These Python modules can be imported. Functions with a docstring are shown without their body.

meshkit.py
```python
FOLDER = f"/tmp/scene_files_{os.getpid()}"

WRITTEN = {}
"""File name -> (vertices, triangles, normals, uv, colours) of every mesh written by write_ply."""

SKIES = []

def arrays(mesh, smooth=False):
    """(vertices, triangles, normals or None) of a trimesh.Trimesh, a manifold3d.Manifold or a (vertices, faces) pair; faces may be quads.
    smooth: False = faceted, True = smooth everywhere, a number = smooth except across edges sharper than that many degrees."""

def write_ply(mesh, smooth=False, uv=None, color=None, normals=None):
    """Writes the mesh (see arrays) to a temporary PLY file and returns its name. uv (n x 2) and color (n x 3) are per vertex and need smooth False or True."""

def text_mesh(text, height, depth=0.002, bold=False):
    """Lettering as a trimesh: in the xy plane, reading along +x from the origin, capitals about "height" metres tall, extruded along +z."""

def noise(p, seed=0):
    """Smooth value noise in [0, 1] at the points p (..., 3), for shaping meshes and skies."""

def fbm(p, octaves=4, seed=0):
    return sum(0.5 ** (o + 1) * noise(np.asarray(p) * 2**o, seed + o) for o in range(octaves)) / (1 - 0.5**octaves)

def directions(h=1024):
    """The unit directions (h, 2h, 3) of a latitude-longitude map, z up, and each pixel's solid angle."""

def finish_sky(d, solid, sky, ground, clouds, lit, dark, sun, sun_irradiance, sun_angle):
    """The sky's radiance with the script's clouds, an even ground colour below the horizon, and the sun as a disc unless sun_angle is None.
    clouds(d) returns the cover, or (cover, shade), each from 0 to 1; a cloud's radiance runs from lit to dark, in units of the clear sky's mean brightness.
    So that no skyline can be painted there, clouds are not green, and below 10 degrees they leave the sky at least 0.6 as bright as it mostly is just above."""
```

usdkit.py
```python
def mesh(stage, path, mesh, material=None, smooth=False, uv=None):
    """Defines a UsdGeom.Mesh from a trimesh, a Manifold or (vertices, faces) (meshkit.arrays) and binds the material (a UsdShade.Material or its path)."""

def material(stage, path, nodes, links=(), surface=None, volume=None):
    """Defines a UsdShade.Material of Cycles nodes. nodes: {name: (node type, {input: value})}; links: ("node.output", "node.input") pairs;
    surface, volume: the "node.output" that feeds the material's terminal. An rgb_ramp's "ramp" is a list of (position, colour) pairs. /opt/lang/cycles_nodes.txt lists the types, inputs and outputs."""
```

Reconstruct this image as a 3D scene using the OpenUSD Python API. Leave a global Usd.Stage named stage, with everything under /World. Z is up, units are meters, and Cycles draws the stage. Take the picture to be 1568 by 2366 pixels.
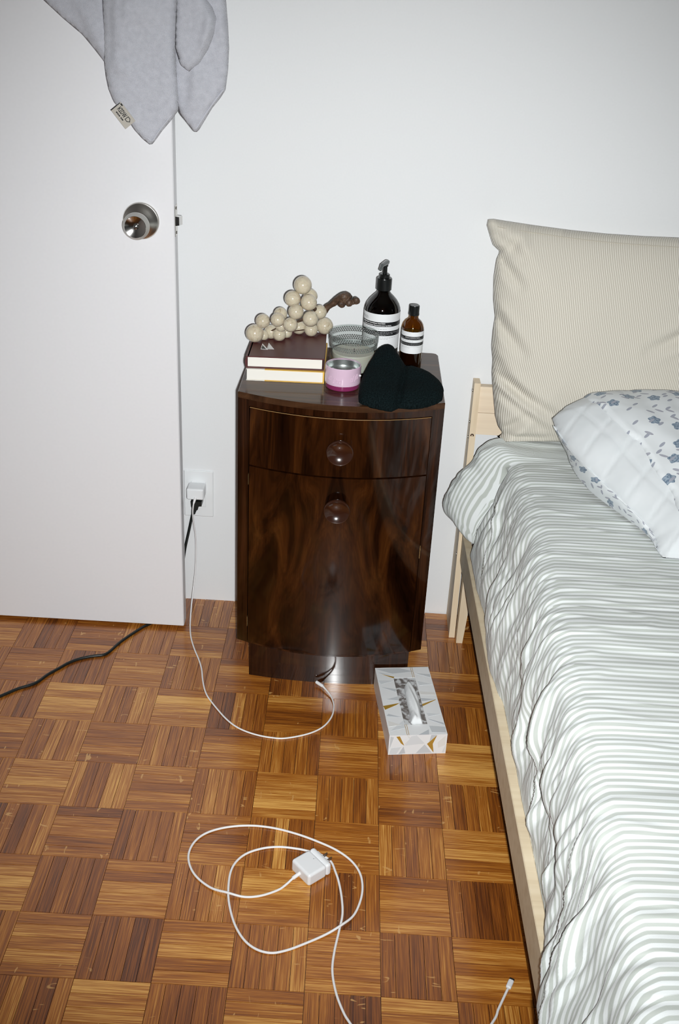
import math
import numpy as np
import trimesh
import manifold3d as m3
from scipy.spatial import Delaunay
from shapely.geometry import Polygon, Point, LineString
import shapely
import usdkit
import meshkit
from pxr import Usd, UsdGeom, UsdLux, UsdShade, Sdf, Gf, Vt

stage = Usd.Stage.CreateInMemory()
UsdGeom.SetStageUpAxis(stage, "Z")
UsdGeom.SetStageMetersPerUnit(stage, 1.0)
UsdGeom.Xform.Define(stage, "/World")
rng = np.random.default_rng(7)
PI = math.pi
T3 = Sdf.ValueTypeNames

# ---------------------------------------------------------------- camera
EYE = np.array([-0.09073, -1.63459, 1.43329])
FPX = 2459.914
PITCH, YAW, ROLL = 1.09409, 0.00887, 0.05315


def rotmat():
    c, s = math.cos, math.sin
    rz = np.array([[c(YAW), -s(YAW), 0], [s(YAW), c(YAW), 0], [0, 0, 1]])
    rx = np.array([[1, 0, 0], [0, c(PITCH), -s(PITCH)], [0, s(PITCH), c(PITCH)]])
    rr = np.array([[c(ROLL), -s(ROLL), 0], [s(ROLL), c(ROLL), 0], [0, 0, 1]])
    return rz @ rx @ rr


ROT = rotmat()
cam = UsdGeom.Camera.Define(stage, "/World/camera")
M = np.eye(4)
M[:3, :3] = ROT.T
M[3, :3] = EYE
cam.AddTransformOp().Set(Gf.Matrix4d(*M.ravel().tolist()))
cam.CreateHorizontalApertureAttr(24.0)
cam.CreateVerticalApertureAttr(24.0 * 2366 / 1568)
cam.CreateFocalLengthAttr(24.0 * FPX / 1568)
cam.CreateClippingRangeAttr((0.05, 100.0))
cam.CreateExposureAttr(0.0)

# ---------------------------------------------------------------- light: the flash built into the camera, right of and below the lens
FLASH = EYE + ROT @ np.array([0.034, -0.023, -0.01])
fl = UsdLux.SphereLight.Define(stage, "/World/camera_flash")
fl.CreateRadiusAttr(0.012)
fl.CreateIntensityAttr(1.0)
fl.CreateExposureAttr(15.10)
fl.CreateColorAttr(Gf.Vec3f(0.985, 1.0, 1.0))
sh = UsdLux.ShapingAPI.Apply(fl.GetPrim())
sh.CreateShapingConeAngleAttr(39.7)
sh.CreateShapingConeSoftnessAttr(1.0)
M2 = np.eye(4)
TILT = math.radians(2.3)
RT = np.array([[1, 0, 0], [0, math.cos(TILT), -math.sin(TILT)], [0, math.sin(TILT), math.cos(TILT)]])
M2[:3, :3] = (ROT @ RT).T
M2[3, :3] = FLASH
fl.AddTransformOp().Set(Gf.Matrix4d(*M2.ravel().tolist()))

# ---------------------------------------------------------------- helpers
COUNT = {}
LOC = {}


def numbered(parent, name):
    k = (parent, name)
    n = COUNT.get(k, 0)
    COUNT[k] = n + 1
    return f"{parent}/{name}" + (f"_{n:03d}" if n else "")


def tag(prim, label=None, cat=None, group=None, kind=None):
    for k, v in (("label", label), ("category", cat), ("group", group), ("kind", kind)):
        if v:
            prim.SetCustomDataByKey(k, v)


def thing(name, loc=(0, 0, 0), label=None, cat=None, group=None, kind=None):
    p = numbered("/World", name)
    x = UsdGeom.Xform.Define(stage, p)
    if any(loc):
        x.AddTranslateOp().Set(Gf.Vec3d(*map(float, loc)))
    LOC[p] = np.array(loc, float)
    tag(x.GetPrim(), label, cat, group, kind)
    return p


def add(name, mesh, mat, parent=None, smooth=30, pv=None, label=None, cat=None, group=None, kind=None):
    """One Mesh prim; vertices are given in world space. pv: {primvar: n x 3}."""
    parent = parent or "/World"
    p = numbered(parent, name)
    off = LOC.get(parent, np.zeros(3))
    v, f, n = meshkit.arrays(mesh, smooth if pv is None else (True if smooth else False))
    v = v - off
    m = UsdGeom.Mesh.Define(stage, p)
    m.CreatePointsAttr(Vt.Vec3fArray.FromNumpy(v.astype(np.float32)))
    m.CreateFaceVertexCountsAttr(Vt.IntArray.FromNumpy(np.full(len(f), 3, np.int32)))
    m.CreateFaceVertexIndicesAttr(Vt.IntArray.FromNumpy(f.astype(np.int32).ravel()))
    m.CreateSubdivisionSchemeAttr("none")
    if n is not None:
        m.CreateNormalsAttr(Vt.Vec3fArray.FromNumpy(n.astype(np.float32)))
        m.SetNormalsInterpolation("vertex")
    for k, a in (pv or {}).items():
        UsdGeom.PrimvarsAPI(m).CreatePrimvar(k, T3.Float3Array, "vertex").Set(Vt.Vec3fArray.FromNumpy(np.asarray(a, np.float32)))
    UsdShade.MaterialBindingAPI.Apply(m.GetPrim()).Bind(UsdShade.Material.Get(stage, "/World/Looks/" + mat))
    LOC[p] = off
    tag(m.GetPrim(), label, cat, group, kind)
    return p


def tm(v, f):
    v, f = np.asarray(v, float), np.asarray(f, int)
    if f.shape[1] == 4:
        f = np.vstack([f[:, [0, 1, 2]], f[:, [0, 2, 3]]])
    return trimesh.Trimesh(v, f, process=False)


def man2tm(m):
    q = m.to_mesh()
    return trimesh.Trimesh(q.vert_properties[:, :3], q.tri_verts, process=False)


def join(*ms):
    return trimesh.util.concatenate([man2tm(m) if hasattr(m, "to_mesh") else m for m in ms])


def box(lo, hi, bev=0.0):
    lo, hi = np.minimum(lo, hi).astype(float), np.maximum(lo, hi).astype(float)
    if bev <= 0:
        b = trimesh.creation.box(hi - lo)
        b.apply_translation((lo + hi) / 2)
        return b
    pts = []
    for x in (0, 1):
        for y in (0, 1):
            for z in (0, 1):
                c = np.where([x, y, z], hi, lo)
                s = np.where([x, y, z], -bev, bev)
                for k in range(3):
                    d = s.copy()
                    d[k] = 0
                    pts.append(c + d)
    return trimesh.convex.convex_hull(np.array(pts))


def rbox(lo, hi, r, seg=12):
    lo, hi = np.minimum(lo, hi).astype(float), np.maximum(lo, hi).astype(float)
    s = m3.Manifold.sphere(r, seg)
    ps = [s.translate([float(x), float(y), float(z)]) for x in (lo[0] + r, hi[0] - r) for y in (lo[1] + r, hi[1] - r) for z in (lo[2] + r, hi[2] - r)]
    return man2tm(m3.Manifold.batch_hull(ps))


def place(mesh, origin=(0, 0, 0), rotz=0.0, axis=None):
    """Moves a mesh: rotated about z, or its z axis turned to AXIS, then translated."""
    mesh = mesh.copy()
    if axis is not None:
        mesh.apply_transform(trimesh.geometry.align_vectors([0, 0, 1], axis))
    if rotz:
        mesh.apply_transform(trimesh.transformations.rotation_matrix(rotz, [0, 0, 1]))
    mesh.apply_translation(origin)
    return mesh


def lathe(prof, center=(0, 0, 0), n=64, axis=None):
    """prof: (r, z) from bottom to top; closed where r = 0."""
    prof = np.array(prof, float)
    a = np.arange(n) * 2 * PI / n
    v = np.stack([prof[:, None, 0] * np.cos(a), prof[:, None, 0] * np.sin(a), np.broadcast_to(prof[:, None, 1], (len(prof), n))], -1).reshape(-1, 3)
    f = []
    for i in range(len(prof) - 1):
        for j in range(n):
            k = (j + 1) % n
            f.append([i * n + j, i * n + k, (i + 1) * n + k, (i + 1) * n + j])
    m = tm(v, f)
    m.merge_vertices()
    m.update_faces(m.nondegenerate_faces())
    m.remove_unreferenced_vertices()
    return place(m, center, axis=axis)


def spline(pts, step=0.004):
    p = np.asarray(pts, float)
    q = np.vstack([2 * p[0] - p[1], p, 2 * p[-1] - p[-2]])
    out = []
    for i in range(1, len(q) - 2):
        a, b, c, d = q[i - 1:i + 3]
        k = max(2, int(np.linalg.norm(c - b) / step))
        t = np.linspace(0, 1, k, endpoint=False)[:, None]
        out.append(0.5 * ((2 * b) + (c - a) * t + (2 * a - 5 * b + 4 * c - d) * t**2 + (3 * b - a - 3 * c + d) * t**3))
    return np.vstack(out + [p[-1:]])


def tube(pts, r, sides=10, caps=True):
    p = np.asarray(pts, float)
    r = np.broadcast_to(np.asarray(r, float), (len(p),))
    t = np.gradient(p, axis=0)
    t /= np.linalg.norm(t, axis=1, keepdims=True) + 1e-12
    u = np.cross(t[0], [0, 0, 1.0] if abs(t[0][2]) < 0.9 else [1.0, 0, 0])
    U = []
    for i in range(len(p)):
        u = u - t[i] * (u @ t[i])
        u /= np.linalg.norm(u) + 1e-12
        U.append(u)
    U = np.array(U)
    W = np.cross(t, U)
    a = np.arange(sides) * 2 * PI / sides
    v = p[:, None] + r[:, None, None] * (np.cos(a)[None, :, None] * U[:, None] + np.sin(a)[None, :, None] * W[:, None])
    v = v.reshape(-1, 3)
    n = len(p)
    i, j = np.meshgrid(np.arange(n - 1), np.arange(sides), indexing="ij")
    f = np.stack([i * sides + j, i * sides + (j + 1) % sides, (i + 1) * sides + (j + 1) % sides, (i + 1) * sides + j], -1).reshape(-1, 4)
    f = np.vstack([f[:, [0, 1, 2]], f[:, [0, 2, 3]]])
    if caps:
        v = np.vstack([v, p[:1], p[-1:]])
        k = len(v)
        j = np.arange(sides)
        f = np.vstack([f, np.stack([np.full(sides, k - 2), (j + 1) % sides, j], 1), np.stack([np.full(sides, k - 1), (n - 1) * sides + j, (n - 1) * sides + (j + 1) % sides], 1)])
    return tm(v, f)


def extrude(poly, z0, z1):
    m = trimesh.creation.extrude_polygon(poly if isinstance(poly, Polygon) else Polygon(poly), z1 - z0)
    m.apply_translation([0, 0, z0])
    return m


def onto(mesh, o, ex, ey, flip=False):
    """Maps a mesh drawn in the xy plane into the frame o, ex, ey, ex x ey."""
    ex = np.array(ex, float) / np.linalg.norm(ex)
    ey = np.array(ey, float)
    ey -= ex * (ex @ ey)
    ey /= np.linalg.norm(ey)
    ez = np.cross(ex, ey)
    mesh = mesh.copy()
    mesh.vertices = np.array(o) + mesh.vertices @ np.stack([ex, ey, ez])
    return mesh


def fb(p, scale, oct=3, seed=0):
    """Fractal noise between -1 and 1."""
    return meshkit.fbm(np.asarray(p, float) * scale + 50.0, oct, seed) * 2 - 1


def sstep(a, b, x):
    t = np.clip((np.asarray(x, float) - a) / (b - a), 0, 1)
    return t * t * (3 - 2 * t)


def inflate(poly, o, ex, ey, front, back, rim_f, rim_b=None, h=0.006, disp=None, pw=0.5):
    """A cushion over the outline POLY (in the plane o, ex, ey): swells FRONT along ex x ey and BACK the other way. Returns mesh, plane coordinates."""
    P = Polygon(poly)
    L = P.exterior.length
    nb = max(24, int(L / h))
    B = np.array([P.exterior.interpolate(L * i / nb).coords[0] for i in range(nb)])
    x0, y0, x1, y1 = P.bounds
    gx, gy = np.meshgrid(np.arange(x0, x1, h), np.arange(y0, y1, h))
    gx = gx + (np.arange(gx.shape[0])[:, None] % 2) * h / 2
    G = np.stack([gx.ravel(), gy.ravel()], 1)
    pts = shapely.points(G)
    ok = shapely.contains(P, pts) & (shapely.distance(P.exterior, pts) > h * 0.5)
    G = G[ok]
    V = np.vstack([B, G])
    tri = Delaunay(V).simplices
    c = V[tri].mean(1)
    tri = tri[shapely.contains(P, shapely.points(c))]
    a = V[tri]
    cr = (a[:, 1, 0] - a[:, 0, 0]) * (a[:, 2, 1] - a[:, 0, 1]) - (a[:, 1, 1] - a[:, 0, 1]) * (a[:, 2, 0] - a[:, 0, 0])
    tri = tri[np.abs(cr) > 1e-10]
    cr = cr[np.abs(cr) > 1e-10]
    tri[cr < 0] = tri[cr < 0][:, ::-1]
    d = shapely.distance(P.exterior, shapely.points(V))
    rim_b = rim_b or rim_f
    pf = np.clip(1 - (1 - np.clip(d / rim_f, 0, 1)) ** 2, 0, 1) ** pw * front
    pb = np.sqrt(np.clip(1 - (1 - np.clip(d / rim_b, 0, 1)) ** 2, 0, 1)) * back
    if disp is not None:
        pf = pf + disp(V, d) * sstep(0, 0.01, d)
    ex = np.array(ex, float) / np.linalg.norm(ex)
    ey = np.array(ey, float)
    ey -= ex * (ex @ ey)
    ey /= np.linalg.norm(ey)
    ez = np.cross(ex, ey)
    base = np.array(o, float) + V[:, :1] * ex + V[:, 1:] * ey
    n, nb = len(V), len(B)
    vf = base + pf[:, None] * ez
    vb = base - pb[:, None] * ez
    idx = np.arange(n)
    idx[nb:] += n - nb
    idx2 = np.where(np.arange(n) < nb, np.arange(n), np.arange(n) + n - nb)
    verts = np.vstack([vf, vb[nb:]])
    faces = np.vstack([tri, idx2[tri][:, ::-1]])
    uv = np.vstack([V, V[nb:]])
    return tm(verts, faces), uv


def mat(name, nodes, links=(), surface="p.BSDF"):
    return usdkit.material(stage, "/World/Looks/" + name, nodes, links, surface=surface)


def plain(name, col, rough=0.5, metal=0.0, **kw):
    mat(name, {"p": ("principled_bsdf", {"base_color": col, "roughness": rough, "metallic": metal, **kw})})


# ---------------------------------------------------------------- materials
UsdGeom.Scope.Define(stage, "/World/Looks")


def noisy(name, a, b, scale, rough=0.5, bump=0.0, dist=0.001, det=4, sc3=None, **kw):
    n = {"tc": ("texture_coordinate", {}), "mp": ("mapping", {"scale": sc3 or (1, 1, 1)}), "n": ("noise_texture", {"scale": scale, "detail": det}),
         "r": ("rgb_ramp", {"ramp": [(0.3, a), (0.7, b)]}), "p": ("principled_bsdf", {"roughness": rough, **kw})}
    l = [("tc.object", "mp.vector"), ("mp.vector", "n.vector"), ("n.fac", "r.fac"), ("r.color", "p.base_color")]
    if bump:
        n["b"] = ("bump", {"strength": bump, "distance": dist})
        l += [("n.fac", "b.height"), ("b.normal", "p.normal")]
    mat(name, n, l)


noisy("wall_paint", (0.775, 0.79, 0.80), (0.79, 0.805, 0.815), 260, 0.65, 0.12, 0.0006)
noisy("door_paint", (0.775, 0.778, 0.80), (0.79, 0.793, 0.815), 180, 0.45, 0.05, 0.0005)
noisy("ceiling_paint", (0.78, 0.78, 0.78), (0.8, 0.8, 0.8), 100, 0.8)
plain("subfloor", (0.03, 0.015, 0.006), 0.8)
plain("white_plastic", (0.80, 0.815, 0.83), 0.32)
plain("plate_plastic", (0.80, 0.82, 0.83), 0.4)
plain("cable_white", (0.80, 0.79, 0.79), 0.4)
plain("black_rubber", (0.006, 0.009, 0.008), 0.4)
plain("slot_dark", (0.01, 0.01, 0.01), 0.6)
plain("chrome", (0.72, 0.71, 0.69), 0.12, 1.0)
plain("satin_nickel", (0.62, 0.60, 0.56), 0.27, 1.0)
plain("satin_ring", (0.62, 0.61, 0.58), 0.55, 0.7)
plain("brass", (0.55, 0.42, 0.2), 0.35, 1.0)
plain("steel_dark", (0.35, 0.33, 0.30), 0.3, 1.0)
plain("tin_metal", (0.62, 0.65, 0.64), 0.32, 1.0)
plain("tin_pink", (0.66, 0.475, 0.60), 0.3, coat_weight=0.3)
plain("tin_magenta", (0.215, 0.026, 0.10), 0.16, coat_weight=0.5)
plain("paper", (0.80, 0.78, 0.72), 0.8)
plain("cover_maroon", (0.085, 0.022, 0.022), 0.42)
plain("ink_white", (0.86, 0.86, 0.86), 0.6)
plain("ink_black", (0.006, 0.006, 0.006), 0.6)
plain("ink_grey", (0.32, 0.33, 0.34), 0.7)
plain("label_paper", (0.80, 0.82, 0.83), 0.45)
plain("label_black", (0.008, 0.009, 0.01), 0.4)
plain("pump_black", (0.006, 0.007, 0.007), 0.25)
plain("pump_clear", (0.10, 0.11, 0.11), 0.12, coat_weight=0.6)
plain("wax", (0.64, 0.61, 0.525), 0.5, subsurface_weight=0.2)
plain("seam_thread", (0.50, 0.465, 0.39), 0.9)
plain("sewn_label", (0.48, 0.45, 0.40), 0.9)
plain("tissue", (0.80, 0.83, 0.84), 0.9)
plain("bed_dark", (0.02, 0.018, 0.015), 0.9)
plain("gold_print", (0.50, 0.30, 0.05), 0.35, 0.3)
for i, g in enumerate([(0.66, 0.69, 0.71), (0.56, 0.59, 0.61), (0.52, 0.55, 0.58), (0.72, 0.72, 0.70)]):
    plain(f"grey_print_{'abcd'[i]}", g, 0.45)
plain("box_card", (0.78, 0.80, 0.81), 0.4)


def wood(name, ramp, fine=(5, 170, 1), broad=(2.2, 26, 1), bump=0.35, rough=0.42, coat=0.12, crough=0.2, flecks=0.0, attr=True, axes=None, wf=0.75, wb=0.30):
    n = {"at": ("attribute", {"attribute": "grain"}) if attr else ("texture_coordinate", {}),
         "t": ("attribute", {"attribute": "tone"}), "ts": ("separate_xyz", {}),
         "m1": ("mapping", {"scale": fine, "rotation": axes or (0, 0, 0)}), "m2": ("mapping", {"scale": broad, "rotation": axes or (0, 0, 0)}),
         "n1": ("noise_texture", {"scale": 1.0, "detail": 3, "roughness": 0.6}), "n2": ("noise_texture", {"scale": 1.0, "detail": 3, "distortion": 0.6}),
         "a": ("math", {"math_type": "multiply_add", "value2": wf, "value3": 0.5 - 0.5 * (wf + wb)}), "b": ("math", {"math_type": "multiply_add", "value2": wb}),
         "c": ("math", {"math_type": "add"}), "r": ("rgb_ramp", {"ramp": ramp}),
         "bp": ("bump", {"strength": bump, "distance": 0.0006}),
         "p": ("principled_bsdf", {"roughness": rough, "coat_weight": coat, "coat_roughness": crough})}
    src = "at.vector" if attr else "at.object"
    l = [(src, "m1.vector"), (src, "m2.vector"), ("m1.vector", "n1.vector"), ("m2.vector", "n2.vector"), ("n1.fac", "a.value1"), ("n2.fac", "b.value1"), ("a.value", "b.value3"),
         ("b.value", "c.value1"), ("c.value", "r.fac"), ("r.color", "p.base_color"), ("n1.fac", "bp.height"), ("bp.normal", "p.normal")]
    if attr:
        l += [("t.vector", "ts.vector"), ("ts.x", "c.value2")]
    else:
        n["c"] = ("math", {"math_type": "add", "value2": 0.0})
    if flecks:
        n["mf"] = ("mapping", {"scale": (90, 28, 1)})
        n["nf"] = ("noise_texture", {"scale": 1.0, "detail": 1, "distortion": 1.2})
        n["rf"] = ("rgb_ramp", {"ramp": [(0.69, (0, 0, 0)), (0.74, (flecks, flecks, flecks))]})
        n["mx"] = ("mix", {"mix_type": "mix", "color2": (0.62, 0.34, 0.11)})
        n["fm"] = ("math", {"math_type": "multiply"})
        l.remove(("r.color", "p.base_color"))
        l += [(src, "mf.vector"), ("mf.vector", "nf.vector"), ("nf.fac", "rf.fac"), ("rf.color", "fm.value1"), ("ts.y", "fm.value2"), ("fm.value", "mx.fac"), ("r.color", "mx.color1"), ("mx.color", "p.base_color")]
    mat(name, n, l)


wood("oak_parquet", [(0.20, (0.085, 0.0195, 0.0015)), (0.40, (0.240, 0.067, 0.0055)), (0.56, (0.395, 0.134, 0.013)), (0.80, (0.76, 0.40, 0.095))], fine=(11, 460, 1), broad=(1.2, 30, 1), bump=0.6, rough=0.42, coat=0.8, crough=0.15, flecks=0.75, wf=0.85, wb=0.18)
wood("pine", [(0.2, (0.54, 0.42, 0.27)), (0.5, (0.66, 0.555, 0.39)), (0.8, (0.72, 0.62, 0.46))], fine=(3, 60, 60), broad=(1.0, 22, 22), bump=0.04, rough=0.55, coat=0.0, attr=False, axes=(0, 0, PI / 2))
wood("pine_upright", [(0.2, (0.58, 0.44, 0.28)), (0.5, (0.70, 0.57, 0.40)), (0.8, (0.76, 0.64, 0.47))], fine=(60, 60, 3), broad=(22, 22, 1.0), bump=0.04, rough=0.55, coat=0.0, attr=False)
wood("pine_across", [(0.2, (0.66, 0.52, 0.38)), (0.5, (0.76, 0.63, 0.47)), (0.8, (0.80, 0.69, 0.54))], fine=(3, 60, 60), broad=(1.0, 22, 22), bump=0.04, rough=0.55, coat=0.0, attr=False)
wood("stem_wood", [(0.3, (0.022, 0.011, 0.006)), (0.55, (0.085, 0.046, 0.026)), (0.8, (0.17, 0.10, 0.06))], fine=(160, 160, 160), broad=(60, 60, 60), bump=0.6, rough=0.55, coat=0.0, attr=False)

# walnut veneer, its flame figure mirrored about the middle of the door (object space: x across, z up)
VEN = [(0.30, (0.0018, 0.0006, 0.0002)), (0.43, (0.0105, 0.0029, 0.0008)), (0.56, (0.031, 0.0088, 0.0019)), (0.72, (0.070, 0.0225, 0.0043))]


def veneer(name, scale, figure, ramp=VEN, rough=0.2, coat=0.85):
    mat(name, {
        "tc": ("texture_coordinate", {}), "s": ("separate_xyz", {}), "ab": ("math", {"math_type": "absolute"}),
        "k": ("math", {"math_type": "multiply_add", "value2": figure}), "cb": ("combine_xyz", {}),
        "mp": ("mapping", {"scale": scale}), "n": ("noise_texture", {"scale": 1.0, "detail": 5, "roughness": 0.62, "distortion": 0.9}),
        "mp2": ("mapping", {"scale": (300, 300, 9)}), "n2": ("noise_texture", {"scale": 1.0, "detail": 2}),
        "mx": ("math", {"math_type": "multiply_add", "value2": 0.10}), "sub": ("math", {"math_type": "subtract", "value2": 0.05}),
        "r": ("rgb_ramp", {"ramp": ramp}), "bp": ("bump", {"strength": 0.06, "distance": 0.0004}),
        "p": ("principled_bsdf", {"roughness": rough, "specular_ior_level": 0.08, "coat_weight": coat, "coat_roughness": 0.085})},
        [("tc.object", "s.vector"), ("s.x", "ab.value1"), ("ab.value", "k.value1"), ("s.z", "k.value3"), ("ab.value", "cb.x"), ("s.y", "cb.y"), ("k.value", "cb.z"),
         ("cb.vector", "mp.vector"), ("mp.vector", "n.vector"), ("tc.object", "mp2.vector"), ("mp2.vector", "n2.vector"), ("n2.fac", "mx.value1"), ("n.fac", "mx.value3"),
         ("mx.value", "sub.value1"), ("sub.value", "r.fac"), ("r.color", "p.base_color"), ("n2.fac", "bp.height"), ("bp.normal", "p.normal")])


veneer("walnut_flame", (17, 3, 5.5), 1.15)
veneer("walnut_drawer", (26, 3, 3.0), 0.3)
veneer("walnut_plain", (40, 40, 2.0), 0.0, [(0.3, (0.004, 0.0013, 0.0005)), (0.5, (0.020, 0.006, 0.002)), (0.7, (0.048, 0.0155, 0.005))])
veneer("walnut_top", (2.0, 40, 20), 0.0, [(0.3, (0.020, 0.009, 0.004)), (0.5, (0.05, 0.022, 0.010)), (0.7, (0.09, 0.040, 0.018))], rough=0.25, coat=0.35)
plain("edge_glint", (0.30, 0.18, 0.07), 0.35)  # pale colour painted as the flash highlight on the drawer's top edge
plain("knob_wood", (0.03, 0.009, 0.004), 0.22, coat_weight=0.8, coat_roughness=0.04)


def cloth(name, nodes, links, col, rough=0.9, bump_scale=900, bump=0.25, sheen=0.15, dist=0.0006, spec=0.3):
    n = {"wa": ("attribute", {"attribute": "cloth"}), "wn": ("noise_texture", {"scale": bump_scale, "detail": 2}), "wb": ("bump", {"strength": bump, "distance": dist}),
         "p": ("principled_bsdf", {"roughness": rough, "sheen_weight": sheen, "specular_ior_level": spec}), **nodes}
    mat(name, n, [("wa.vector", "wn.vector"), ("wn.fac", "wb.height"), ("wb.normal", "p.normal"), (col, "p.base_color"), *links])


def stripes(name, axis, period, ramp, **kw):
    cloth(name, {"s": ("separate_xyz", {}), "d": ("math", {"math_type": "divide", "value2": period}), "fr": ("math", {"math_type": "fraction"}), "r": ("rgb_ramp", {"ramp": ramp})},
          [("wa.vector", "s.vector"), (f"s.{axis}", "d.value1"), ("d.value", "fr.value1"), ("fr.value", "r.fac")], "r.color", **kw)


SW, SG = (0.75, 0.785, 0.785), (0.485, 0.52, 0.485)
stripes("sheet_stripe", "y", 0.0116, [(0.0, SW), (0.42, SW), (0.5, SG), (0.92, SG), (1.0, SW)])
PW, PB = (0.73, 0.70, 0.62), (0.42, 0.385, 0.32)
stripes("ticking_stripe", "x", 0.0037, [(0.0, PW), (0.5, PW), (0.6, PB), (0.9, PB), (1.0, PW)])
cloth("white_cotton", {"c": ("noise_texture", {"scale": 30}), "r": ("rgb_ramp", {"ramp": [(0.3, (0.64, 0.675, 0.69)), (0.7, (0.68, 0.71, 0.725))]})}, [("wa.vector", "c.vector"), ("c.fac", "r.fac")], "r.color", bump=0.08)
cloth("towel_terry", {"c": ("noise_texture", {"scale": 95, "detail": 5}), "r": ("rgb_ramp", {"ramp": [(0.3, (0.49, 0.50, 0.55)), (0.7, (0.565, 0.575, 0.63))]})}, [("wa.vector", "c.vector"), ("c.fac", "r.fac")], "r.color", bump=0.8, bump_scale=700, dist=0.0015, sheen=0.35)
cloth("knit_green", {"c": ("noise_texture", {"scale": 420, "detail": 2}), "r": ("rgb_ramp", {"ramp": [(0.35, (0.0012, 0.0035, 0.004)), (0.7, (0.006, 0.0125, 0.0135))]})}, [("wa.vector", "c.vector"), ("c.fac", "r.fac")], "r.color", bump=1.0, bump_scale=520, dist=0.002, sheen=0.0, spec=0.08)


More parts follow.
